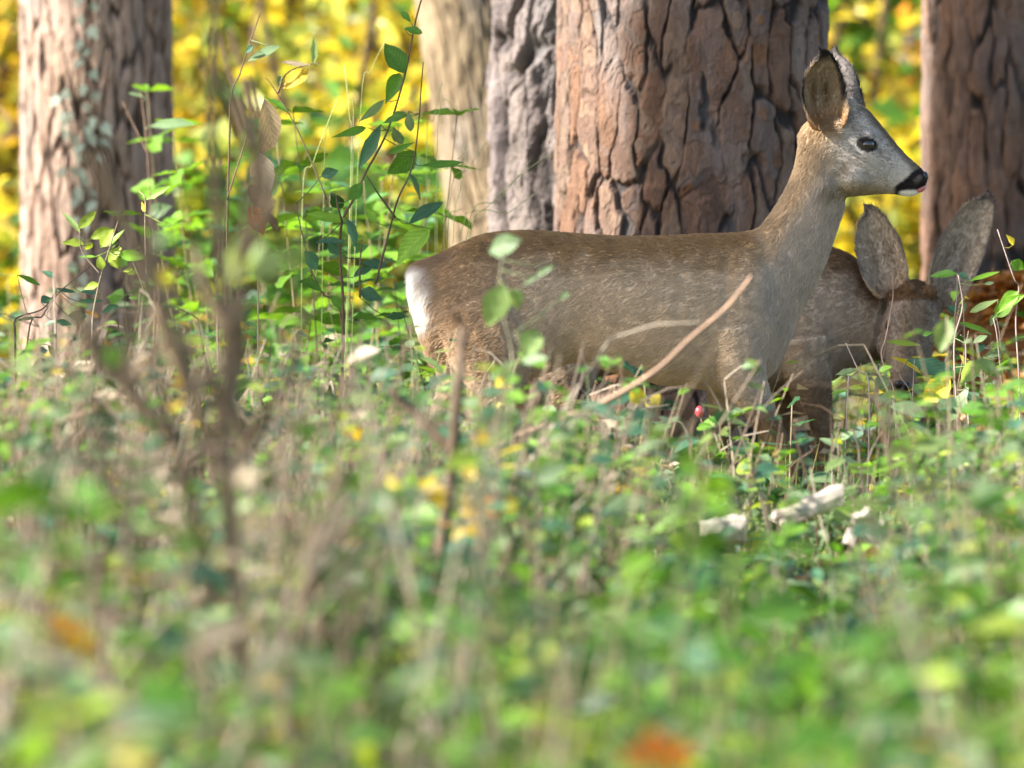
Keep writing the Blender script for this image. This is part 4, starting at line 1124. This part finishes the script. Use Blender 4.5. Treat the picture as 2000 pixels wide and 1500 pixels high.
traced_plant('seedling', 'slender blurred sapling with three pale oval leaves before the haunch of the deer', 'sapling', 16.6,
    [[(985, 1080), (990, 860), (1000, 700), (975, 580), (985, 470)], [(1000, 700), (1020, 680)]],
    [(985, 555, 950, 640, 52, PALE), (1000, 565, 1012, 605, 34, PALE), (1050, 645, 1018, 705, 46, PALE), (1020, 470, 950, 488, 44, SAGE), (985, 740, 970, 750, 26, YELLOW), (1085, 518, 1040, 542, 12, SAGE), (1050, 540, 1015, 560, 8, SAGE), (1110, 570, 1095, 585, 12, SAGE)],
    ident_px, None, stem_col=(.3, .27, .18), rad=.0016, normal=(.1, -1, .35))
traced_plant('seedling', 'thin seedling with one drooping blue grey leaf across the shaded edge of the ivy pine', 'seedling', 17.9,
    [[(300, 860), (300, 560), (288, 300), (275, 180)], [(288, 300), (240, 200)]], [(292, 245, 382, 240, 34, SAGE), (285, 190, 250, 180, 8, SAGE), (290, 420, 330, 400, 30, SAGE)], ident_px, None, stem_col=(.25, .15, .1), rad=.0018)

traced_plant('dry_twig', 'bare pinkish tan twig lying aslant in front of the ivy pine', 'twig', 16.2,
    [[(40, 900), (110, 830), (200, 795), (255, 745), (275, 715)], [(200, 795), (150, 740)]], [(110, 830, 90, 815, 20, TEAL)], ident_px, None, stem_col=(.34, .22, .16), rad=.006, spread=.02, drop=1000)
# ------------------------------------------------------------------ ivy on the left pine
iv = [(165, 3), (181, 15), (157, 40), (176, 62), (160, 86), (175, 103), (159, 124), (179, 146), (165, 175), (190, 187), (124, 185), (166, 210), (112, 195), (141, 228), (123, 228), (135, 245), (131, 262), (180, 237), (173, 254), (177, 270),
      (203, 250), (198, 280), (148, 272), (158, 288), (159, 311), (193, 311), (127, 336), (141, 335), (160, 338), (164, 353), (178, 378), (150, 375), (152, 395), (185, 400), (146, 430), (170, 440), (152, 470), (165, 500), (140, 520), (158, 545), (148, 580), (170, 600), (135, 620)]
root = empty('ivy', (P(160, 300, 25)[0], 24.95, 0.02))
rl = np.array(root.location)
cx = P(182, 300, 25.0); rr = pxsize(284, 25.0) / 2
def on_trunk(px, py, out=.012):
    p = P(px, py, 25.0)
    x = np.clip((p[0] - cx[0]) / rr, -.98, .98)
    p[1] = 25.0 + rr - math.sqrt(1 - x * x) * (rr + out) - .012
    return p
mb = MB()
for path in ([(150, 700), (158, 560), (152, 430), (165, 330), (172, 210), (166, 110), (172, 0), (168, -120)], [(150, 420), (130, 330), (140, 250), (118, 190)], [(168, 330), (190, 280), (200, 240)]):
    pts = smooth_path([on_trunk(*q) for q in path], 26)
    tube(mb, pts - rl, .004, (.09, .06, .04), 6)
mb.build('stem', M_STEM, root, smooth=True)
for (px, py) in iv:
    b = on_trunk(px + rng.uniform(-2, 2), py - 7, .03); a = rng.uniform(-.9, .9)
    L = pxsize(rng.uniform(20, 30), 25)
    t = b + np.array([math.sin(a) * L, -rng.uniform(.2, .6) * L, -math.cos(a) * L])
    leaf_object(root, b, t, L * rng.uniform(.8, 1.1), np.array((.36, .44, .38)) * rng.uniform(.6, 1.25), (rng.normal(-.35, .3), -1, rng.uniform(.4, 1.0)), k='ivy')  # pale leaf colour stands in for sky reflected off the ivy
tag(root, 'ivy vine with small leaves coloured pale to look glinting climbing the slim pine', 'ivy')

# ------------------------------------------------------------------ pale grass blades
def grass_tuft(label, d, blades, conv):
    b0 = P(*conv(*blades[0][0]), d)
    root = empty('grass_tuft', (b0[0], d, float(ground_z(b0[0], d))))
    rl = np.array(root.location)
    for bl in blades:
        dd = d + rng.uniform(-.04, .04)
        pts = [P(*conv(*q), dd) for q in bl]
        g = pts[0] * .75 + b0 * .25; g[1] = d; g[2] = float(ground_z(g[0], d)) - .01
        sp = smooth_path([g] + pts, 16)
        mb = MB(); tube(mb, sp - rl, np.linspace(.0010, .0007, 16), np.array((.40, .46, .24)) * rng.uniform(.85, 1.2), 4)
        mb.build('blade', M_LEAF, root, smooth=True)
    tag(root, label, 'grass')
grass_tuft('thin pale grass stalks rising among the glossy sapling leaves', 20.9,
    [[(670, 930), (720, 730), (825, 450)], [(890, 760), (882, 520), (858, 295)], [(900, 640), (880, 440), (860, 300)], [(930, 540), (980, 320), (1055, 165)], [(770, 720), (800, 600)]], z8)
grass_tuft('thin grass stalks leaning over the foot of the beige trunk and fissured pine', 21.2,
    [[(1350, 1100), (1380, 860), (1415, 650)], [(1330, 960), (1420, 760), (1500, 640)], [(1230, 720), (1262, 540), (1300, 370)], [(1280, 620), (1370, 480)], [(1380, 1100), (1500, 940), (1640, 800), (1790, 690)], [(1410, 1070), (1560, 900), (1700, 720)],
     [(1310, 1100), (1310, 980), (1390, 940)], [(1270, 900), (1330, 760), (1400, 690)], [(1420, 1080), (1600, 960), (1730, 860)]], z8)

# ------------------------------------------------------------------ pale broken wood pieces on the small rise
def wood_piece(label, px, py, d, L, w, t, ang, pitch=0., taper=.6, col=(.50, .43, .37)):
    p = P(px, py, d)
    k = 7
    rows = []
    dirv = np.array([math.cos(ang), .25, math.sin(ang)]); dirv = unit(dirv)
    up = unit(np.cross([0, 1, 0], dirv)) * -1
    if up[2] < 0: up = -up
    side = np.cross(dirv, up)
    mb = MB(); V = []
    n = 10
    for i in range(k):
        s = i / (k - 1) - .5
        sc = 1 - (1 - taper) * (i / (k - 1)) + rng.uniform(-.07, .07)
        for j in range(n):
            a = 2 * math.pi * j / n
            rx = np.sign(math.cos(a)) * abs(math.cos(a)) ** .55; ry = np.sign(math.sin(a)) * abs(math.sin(a)) ** .55
            V.append(dirv * L * (s + rng.uniform(-.02, .02) + (.05 * math.sin(a * 3) if i in (0, k - 1) else 0)) + side * rx * t / 2 * sc * rng.uniform(.88, 1.08) + up * ry * w / 2 * sc * rng.uniform(.88, 1.08))
    V = np.array(V)
    i = np.arange(k - 1)[:, None] * n; j = np.arange(n)[None]
    q = np.stack([i + j, i + (j + 1) % n, i + n + (j + 1) % n, i + n + j], -1).reshape(-1, 4)
    V = np.concatenate([V, [V[:n].mean(0)], [V[-n:].mean(0)]])
    tt = [[k * n, (x + 1) % n, x] for x in range(n)] + [[k * n + 1, (k - 1) * n + x, (k - 1) * n + (x + 1) % n] for x in range(n)]
    mb.add(V, [q, np.array(tt)], np.array(col) * rng.uniform(.6, 1.15, (len(V), 1)))
    o = mb.build('wood_piece', M_WOOD); o.location = p
    # rest the piece on the ground or keep it at the height that the pieces below it give
    return tag(o, label, 'wood')
wood_piece('pale wedge shaped wood chunk lying alone in the green leaves', 1412, 1036, 17.3, pxsize(80, 17.3), pxsize(46, 17.3), .05, .08, taper=1.25)
wood_piece('long pale split stick pointing up toward the grazing deer', 1585, 990, 17.5, pxsize(125, 17.5), pxsize(36, 17.5), .035, .38, taper=1.3)
wood_piece('thin pale stick end lying under the long split stick', 1545, 1003, 17.4, pxsize(70, 17.4), pxsize(20, 17.4), .02, .1, taper=1.0)
wood_piece('broad white torn bark slab leaning downhill', 1712, 1042, 17.4, pxsize(105, 17.4), pxsize(46, 17.4), .04, -.85, taper=.7)
wood_piece('second white torn bark slab beside the broad one', 1750, 1058, 17.5, pxsize(100, 17.5), pxsize(34, 17.5), .04, -.75, taper=.7)
wood_piece('rounded pale wood stub between stick and bark slab', 1662, 1048, 17.3, pxsize(36, 17.3), pxsize(26, 17.3), .025, 1.3, taper=.8)
wood_piece('small white wood chip below the bark slabs', 1757, 1106, 17.5, pxsize(40, 17.5), pxsize(18, 17.5), .02, -.3, taper=.8)
wood_piece('flat greyish wood chip half hidden in green leaves', 1262, 1058, 17.6, pxsize(110, 17.6), pxsize(22, 17.6), .03, .03, taper=.8, col=(.48, .45, .38))

# rose hip
p = P(1366, 804, 19.4)
mb = MB(); tube(mb, smooth_path([[p[0] + .03, p[1], 0.0], [p[0] + .02, p[1], p[2] - .1], [p[0], p[1], p[2]]], 10) - p, .0015, (.2, .14, .08), 5)
root = empty('rose_hip', p); mb.build('stalk', M_STEM, root)
mb = MB(); ellipsoid(mb, (0, 0, 0), .009, .009, .0115); mb.build('fruit', M_BERRY, root, smooth=True)
tag(root, 'single red rose hip below the belly of the alert deer', 'rose hip')

# fallen lobed leaves
def lobed_leaf(label, px, py, d, size, col, ang=0., tilt=.5):
    p = P(px, py, d)
    pts = []
    lob = [(0, -.05), (.12, .12), (.5, .05), (.38, .28), (.82, .38), (.55, .5), (.6, .72), (.3, .66), (0, 1.12)]
    out = lob + [(-x, y) for x, y in lob[-2:0:-1]]
    ca, sa = math.cos(ang), math.sin(ang)
    V = [[0, 0, .45]]
    V = [(0, .42, 0)] + [(x, y, .10 * abs(x) * (1 + .4 * math.sin(9 * y)) - .14 * y * y + .06) for x, y in out]
    V = np.array([[(x * ca - (y - .4) * sa), z, (x * sa + (y - .4) * ca)] for x, y, z in V]) * size
    R = np.array([[1, 0, 0], [0, math.cos(tilt), -math.sin(tilt)], [0, math.sin(tilt), math.cos(tilt)]])
    V = V @ R.T
    n = len(out)
    mb = MB(); mb.add(V, [np.array([[0, 1 + i, 1 + (i + 1) % n] for i in range(n)])], np.array(col) * rng.uniform(.85, 1.15, (n + 1, 1)))
    st = P(px, py, d)
    gz = float(ground_z(p[0], p[1])) - p[2]
    tube(mb, smooth_path([[0, 0, -.3 * size], [.015, .01, gz * .5], [.03, .02, gz]], 8), .0016, (.2, .16, .09), 4)
    o = mb.build('maple_leaf', M_LEAF); o.location = p
    return tag(o, label, 'leaf')
lobed_leaf('large burnt orange lobed leaf caught in the close grass', 1282, 1486, 10.2, pxsize(112, 10.2), (.55, .15, .03), .15, .3)
lobed_leaf('ochre brown crumpled leaf in the blurred herbs', 128, 1240, 12.4, pxsize(85, 12.4), (.48, .24, .03), .5, .4)
lobed_leaf('dark mustard leaf under the ochre crumpled leaf', 70, 1280, 12.5, pxsize(62, 12.5), (.34, .22, .03), -.4, .5)
lobed_leaf('golden leaf touching the ochre crumpled leaf', 165, 1262, 12.3, pxsize(60, 12.3), (.5, .3, .03), -.9, .4)

# yellow leaved seedlings
for k, (d, lab, st, lv) in enumerate([
    (14.9, 'seedling with a loose bunch of amber leaves beside the bare dark stem', [[(920, 1120), (925, 1000), (905, 920), (930, 850)], [(925, 1000), (840, 960), (770, 935)], [(930, 1010), (990, 970)]],
     [(905, 930, 930, 900, 40, GOLD), (940, 920, 900, 945, 44, YELLOW), (850, 960, 815, 940, 46, YELLOW), (840, 950, 870, 985, 40, GOLD), (775, 935, 755, 945, 34, YELLOW), (930, 850, 955, 865, 30, GOLD), (940, 1000, 975, 985, 40, ORANGE), (920, 1040, 885, 1060, 44, GOLD), (900, 1000, 930, 990, 50, GOLD),
      (990, 970, 1005, 1000, 28, YELLOW), (910, 1035, 950, 1045, 34, GOLD), (835, 1015, 800, 1030, 40, ORANGE)]),
    (18.6, 'seedling with two yellow leaves below the haunch of the alert deer', [[(985, 900), (990, 800), (975, 745)]], [(975, 745, 1000, 755, 22, YELLOW), (985, 790, 962, 800, 26, YELLOW), (990, 830, 1020, 840, 20, SAGE)]),
    (18.2, 'seedling with a bright yellow leaf under the belly of the alert deer', [[(1250, 900), (1262, 800), (1245, 770)]], [(1230, 765, 1262, 785, 32, YELLOW), (1270, 790, 1290, 770, 22, YELLOW), (1190, 790, 1240, 765, 26, TEAL), (1200, 835, 1250, 820, 24, SAGE)])]):
    traced_plant('seedling', lab, 'seedling', d, st, lv, ident_px, 'yellow leaved seedlings', stem_col=(.25, .2, .1), rad=.0022)

# copper leaf mound at the foot of the far pine
bx_ = P(1992, 600, 23.35)[0]
root = empty('leaf_mound', (bx_, 23.35, float(ground_z(bx_, 23.35))))
nr_, na_ = 34, 72
rr_ = np.linspace(0, 1, nr_); aa_ = np.arange(na_) / na_ * 2 * math.pi
RR, AA = np.meshgrid(rr_, aa_, indexing='ij')
hx_ = .52 * np.cos(RR * math.pi / 2) ** 1.1 * (1 + .25 * (fbm(np.cos(AA) * RR * 4 + 9, np.sin(AA) * RR * 4, 77) - .5)) - .02
V = np.stack([.40 * RR * np.cos(AA), .34 * RR * np.sin(AA), hx_], -1)
cc_ = np.array((.20, .085, .022)) * (.7 + .6 * fbm(V[..., 0] * 25, V[..., 2] * 25 + V[..., 1] * 9, 79))[..., None]
a_ = np.arange(nr_ - 1)[:, None] * na_; b_ = np.arange(na_)[None]
mb = MB(); mb.add(V, [np.stack([a_ + b_, a_ + na_ + b_, a_ + na_ + (b_ + 1) % na_, a_ + (b_ + 1) % na_], -1).reshape(-1, 4)], cc_.reshape(-1, 3))
mb.build('soil', M_STEM, root, smooth=True)
lf_ = MB(); n = 1500
k_ = rng.integers(0, nr_ * na_, n); pos = V.reshape(-1, 3)[k_] + rng.normal(0, .012, (n, 3)) + [0, 0, .006]
leaves(lf_, pos, rand_dirs(n, -.3, .2), unit(pos * [1, 1, .8] + rng.normal(0, .1, (n, 3))), rng.uniform(.03, .06, n), rng.uniform(.02, .04, n), np.array((.58, .27, .06)) * rng.uniform(.5, 1.3, (n, 1)))
tag(lf_.build('leaf_litter', M_LEAF, root), kind='stuff')
tag(root, 'mound covered with copper brown fallen leaves behind the grazing deer', 'mound')

# ------------------------------------------------------------------ undergrowth
def envelope(px, d):
    """photo row that undergrowth at depth d may reach (keeps the animals clear as they are in the photograph)"""
    if d < 17.75 and 1210 < px < 1830 and hash2(np.float64(px), np.float64(d * 13.7), 2) < .94:
        return 1060.0 if hash2(np.float64(px), np.float64(d * 5.1), 6) < .3 else 1125.0
    if d < 20.4:
        return np.interp(px, [-300, 0, 500, 780, 860, 1100, 1300, 1480, 1560, 1700, 1800, 1950, 2300], [620, 640, 660, 680, 670, 710, 730, 750, 815, 840, 790, 640, 620])
    return np.interp(px, [-300, 0, 350, 500, 800, 1500, 1650, 2300], [560, 600, 520, 470, 540, 560, 480, 470])

def scatter(n, dlo, dhi, margin=.55, power=1.0):
    d = dlo + (dhi - dlo) * rng.random(n) ** power
    x = rng.uniform(-1, 1, n) * (d * 1000 / PXF + margin)
    return x, d

GREENS = np.array([GREEN, BRIGHT, SAGE, TEAL, PALE, LIME, DEEP, YELLOW, GOLD, DRY])
def herb_layer(name, label, n, dlo, dhi, hmin, hmax, lmin, lmax, weights, per, mat, twig=.3, power=1.0, tmpl=LEAF4, stemr=.0014, pxlim=(-400, 2400), env_up=0):
    mb = MB(); st = MB()
    X, D = scatter(n, dlo, dhi, power=power)
    cw = np.cumsum(weights) / np.sum(weights)
    for x, d in zip(X, D):
        px = 1000 + x * PXF / d
        if not pxlim[0] < px < pxlim[1]:
            continue
        g = float(ground_z(x, d))
        top = CAM_H - (envelope(px, d) - env_up - 150 + rng.exponential(40)) * d / PXF - g
        h = min(rng.uniform(hmin, hmax), top * (rng.uniform(.45, 1.0) if d < 15 else 1 - .45 * rng.random() ** 1.5))
        if h < .04:
            continue
        patch = fbm(np.array(x * 1.6 + 40), np.array(d * 1.1), 17)
        lean = rng.normal(0, .22, 2) * h
        b = np.array([x, d, g - .01]); t = b + [lean[0], lean[1], h]
        m = (b + t) / 2 + rng.normal(0, .04, 3) * h
        pts = smooth_path([b, m, t], 6)
        dry = rng.random() < twig + (.22 if px < 750 and d < 18 else 0)
        sc = np.array(rng.choice([0, 1, 2])) 
        scol = np.array([(.20, .145, .09), (.17, .13, .08), (.11, .15, .05)][int(sc)]) * rng.uniform(.7, 1.2)
        if dry: scol = np.array([(.17, .13, .09), (.21, .175, .13), BROWN, (.14, .10, .07)][rng.integers(0, 4)]) * rng.uniform(.6, 1.1)
        tube(st, pts, np.linspace(stemr * 1.3, stemr * .5, 6) * (1.7 if dry else 1), scol, 3, cap=False)
        if dry:
            for q in range(rng.integers(1, 4)):
                k = rng.integers(2, 6); e = pts[k] + np.clip(rng.normal(0, 1, 3), -1.2, 1.2) * [.22, .2, .25] * h
                e[2] = min(max(e[2], g + .01), t[2] + .03)
                tube(st, [pts[k], (pts[k] + e) / 2 + [0, 0, .01], e], [stemr, stemr * .8, stemr * .4], scol, 3, cap=False)
            if rng.random() < .6:
                continue
        k = rng.integers(max(3, per - 4), per + 5)
        tt = rng.uniform(.2, 1.0, k); i = np.clip((tt * 5).astype(int), 0, 4); f = (tt * 5 - i)[:, None]
        pos = pts[i] * (1 - f) + pts[i + 1] * f
        r0 = rng.random()
        ci = np.searchsorted(cw, np.clip((patch - .5) * 1.2 + .5 + (r0 - .5) * .85 - (.28 * math.exp(-((px - 1350) / 450) ** 2) if d < 17.5 else 0) + rng.normal(0, .05, k), 0, .999))
        col = GREENS[ci] * rng.uniform(.75, 1.3, (k, 1))
        L = (lmin + (lmax - lmin) * rng.random(k) ** 1.6) * (1.1 - .35 * tt) * rng.choice([.85, 1.0, 1.25])
        dr = rand_dirs(k, -.35, .55)
        leaves(mb, pos, dr, unit(np.stack([rng.normal(0, .5, k), rng.normal(-.2, .5, k), np.ones(k)], -1)), L, L * rng.uniform(.42, .68, k), col, tmpl)
    o = mb.build(name, mat)
    tag(o, label, 'undergrowth', kind='stuff')
    s = st.build('stalks', M_STEM, o); tag(s, kind='stuff')

W_NEAR = [6, 6, 3, 2, 2, 3, 2.5, .3, .5, .8]
W_MID = [4.5, 4, 4.5, 4.5, 1.8, 1.4, 2.5, .3, .6, .8]
W_TWIG = [2, 1, 5, 5, 1, .5, 2, .6, .6, 3]
W_FAR = [4, 2.5, 2, 3, 1.5, 2.5, 2, 3, 1.5, 1]
herb_layer('near_undergrowth', 'soft blurred green herbs and dry stalks covering the near forest floor', 520, 9.2, 14.5, .16, .60, .045, .12, W_NEAR, 10, M_GLOSSY, twig=.22, power=.75, stemr=.0026)
herb_layer('middle_undergrowth', 'mixed green herbs and tan twigs before the deer', 1500, 14., 18.2, .12, .60, .03, .09, W_MID, 10, M_GLOSSY, twig=.3, stemr=.0017, tmpl=LEAF12)
herb_layer('leafy_thicket', 'belly high leafy tangle directly before the legs of the deer', 1200, 15.6, 18.9, .3, .8, .03, .085, W_MID, 11, M_GLOSSY, twig=.40, stemr=.0017, env_up=32, tmpl=LEAF12)
herb_layer('twig_thicket', 'tangle of bare brown twigs and dull leaves before the haunch of the deer', 640, 15., 18.7, .25, .8, .025, .065, W_TWIG, 7, M_GLOSSY, twig=.62, stemr=.0018, pxlim=(-150, 1180), env_up=75, tmpl=LEAF12)
herb_layer('dead_stalk_tangle', 'messy tangle of tan and brown dead stalks in the near herbs', 210, 11.5, 15.5, .25, .8, .03, .07, W_TWIG, 5, M_GLOSSY, twig=.85, stemr=.0030, pxlim=(-200, 900), env_up=0)
herb_layer('tall_twigs', 'sparse tall bare twigs rising before the ivy pine', 130, 15., 18.8, .45, .95, .025, .055, W_TWIG, 6, M_GLOSSY, twig=.7, stemr=.0022, pxlim=(-150, 790), env_up=170, tmpl=LEAF12)
herb_layer('rear_undergrowth', 'leafy herbs and seedlings on the floor behind the deer', 2000, 20.5, 31., .15, .55, .03, .085, W_FAR, 10, M_GLOSSY, twig=.2)

# grass blades and fallen leaves
mb = MB()
x, d = scatter(9000, 8.8, 22); n = len(x)
px = 1000 + x * PXF / d; g = ground_z(x, d)
top = CAM_H - (np.array([envelope(a, b) for a, b in zip(px, d)]) - 120) * d / PXF - g
L = np.minimum(rng.uniform(.08, .30, n), np.maximum(top, .02))
pal = np.array([(.10, .21, .025), (.15, .24, .04), (.20, .25, .09), (.30, .25, .14), (.07, .14, .03)])
leaves(mb, np.stack([x, d, g - .005], -1), np.stack([rng.normal(0, .35, n), rng.normal(0, .35, n), np.ones(n)], -1), rand_dirs(n, -.3, .3), L, rng.uniform(.003, .007, n), pal[rng.integers(0, 5, n)] * rng.uniform(.7, 1.2, (n, 1)), BLADE)
tag(mb.build('woodland_grass', M_LEAF), 'sparse fine grass growing all over the forest floor', 'grass', kind='stuff')
mb = MB()
x, d = scatter(9000, 9, 34); n = len(x)
pal = np.array([TAN, BROWN, GOLD, RUST, YELLOW, DRY, (.2, .12, .06)])
leaves(mb, np.stack([x, d, ground_z(x, d) + rng.uniform(.004, .03, n)], -1), rand_dirs(n, -.15, .25), unit(np.stack([rng.normal(0, .35, n), rng.normal(0, .35, n), np.ones(n)], -1)), rng.uniform(.04, .09, n), rng.uniform(.025, .055, n), pal[rng.integers(0, 7, n)] * rng.uniform(.6, 1.2, (n, 1)))
tag(mb.build('fallen_leaves', M_LEAF), 'brown and gold fallen leaves littering the forest floor', 'leaves', kind='stuff')

UNDER = True
# individual small plants one can tell apart in the undergrowth
def proto_plant(kind, col_a, col_b, h, nl, lsize):
    root = empty('woodland_plant', (0, 0, 0))
    mb = MB()
    t = np.array([rng.normal(0, .08) * h, rng.normal(0, .08) * h, h])
    pts = smooth_path([[0, 0, -.01], t * .5 + rng.normal(0, .03, 3) * h, t], 10)
    tube(mb, pts, np.linspace(.0026, .001, 10), np.array((.22, .17, .09)), 5)
    mb.build('stem', M_STEM, root, smooth=True)
    for k in range(nl):
        s = .2 + .8 * (k + .5) / nl; b = pts[min(9, int(s * 9.99))]
        a = k * 2.4 + rng.uniform(-.4, .4); L = lsize * rng.uniform(.75, 1.2) * (1.15 - .4 * s)
        dv = unit(np.array([math.cos(a), math.sin(a), rng.uniform(-.2, .5)]))
        c = np.array(col_a) * (1 - (r_ := rng.random())) + np.array(col_b) * r_
        leaf_object(root, b, b + dv * L, L * rng.uniform(.45, .68), c, (rng.normal(0, .3), rng.normal(-.3, .3), 1))
    return root
KINDS = [('bright green leafed plant growing', BRIGHT, GREEN, .24, 9, .062, 30), ('grey green leafed plant growing', SAGE, TEAL, .27, 9, .055, 34),
         ('pale lime leafed plant growing', PALE, LIME, .22, 8, .058, 22), ('yellow leafed plant growing', YELLOW, GOLD, .2, 7, .05, 12), ('dark glossy leafed plant growing', TEAL, DEEP, .3, 10, .06, 24)]
for lab, ca, cb, h, nl, ls, cnt in KINDS:
    pr = proto_plant('', ca, cb, h, nl, ls)
    tag(pr, lab, 'plant', lab.split(' plant')[0] + ' plants in the undergrowth')
    placed = 0; tries = 0
    while placed < cnt and tries < 2000:
        tries += 1
        d = rng.uniform(13.5, 19.6); px = rng.uniform(-60, 2060); x = (px - 1000) * d / PXF
        g = float(ground_z(x, d)); topz = CAM_H - (envelope(px, d) - 150 - 10) * d / PXF - g
        s = rng.uniform(.75, 1.4)
        if h * s > topz: s = topz / h
        py = 150 + (CAM_H - g - h * s) * PXF / d
        if s < .5 or py > 1480:
            continue
        o = pr if placed == 0 else copy_tree(pr)
        where = ['in front of the ivy pine', 'around the blurred multi-stemmed shrub', 'below the haunch of the alert deer', 'below the belly of the alert deer', 'near the pale wood pieces', 'in front of the grazing deer'][int(np.searchsorted([300, 700, 1000, 1400, 1720], px))]
        o['label'] = lab + ' ' + where
        o.location = (x, d, g); o.rotation_euler = (0, 0, rng.uniform(0, 6.28)); o.scale = (s, s, s)
        placed += 1

# taller leafy saplings in the half shade between the ivy pine and the deer, and by the massive pine
for lab, ca, cb, h, nl, ls, cnt, spans in [('tall leafy sapling with fresh green leaves behind the glossy sapling', GREEN, BRIGHT, .85, 28, .09, 13, [(340, 890)]), ('tall leafy sapling with dark sea green leaves behind the glossy sapling', TEAL, GREEN, .72, 24, .085, 10, [(330, 870)]),
                                     ('leafy sapling with lime leaves under the chin of the alert deer', LIME, GREEN, .5, 14, .06, 3, [(1655, 1780)]), ('sapling with dull green leaves at the foot of the ivy pine', TEAL, SAGE, .5, 16, .07, 5, [(10, 330)])]:
    pr = proto_plant('', ca, cb, h, nl, ls)
    pr.name = 'understory_sapling'
    tag(pr, lab, 'sapling', 'leafy saplings in the half shade')
    for k in range(cnt):
        a, b = spans[0]
        px = a + (b - a) * (k + rng.uniform(.2, .8)) / cnt; d = rng.uniform(21.2, 24.3); x = (px - 1000) * d / PXF
        o = pr if k == 0 else copy_tree(pr)
        s_ = rng.uniform(.8, 1.15)
        if b > 830 and b < 900:
            o['label'] = lab.split(' behind')[0] + [' close to the ivy pine', ' behind the withered stem', ' behind the glossy sapling', ' close to the leaning beige trunk'][int(np.searchsorted([450, 570, 740], px))]
        o.location = (x, d, float(ground_z(x, d))); o.rotation_euler = (0, 0, rng.uniform(0, 6.28)); o.scale = (s_, s_, s_)
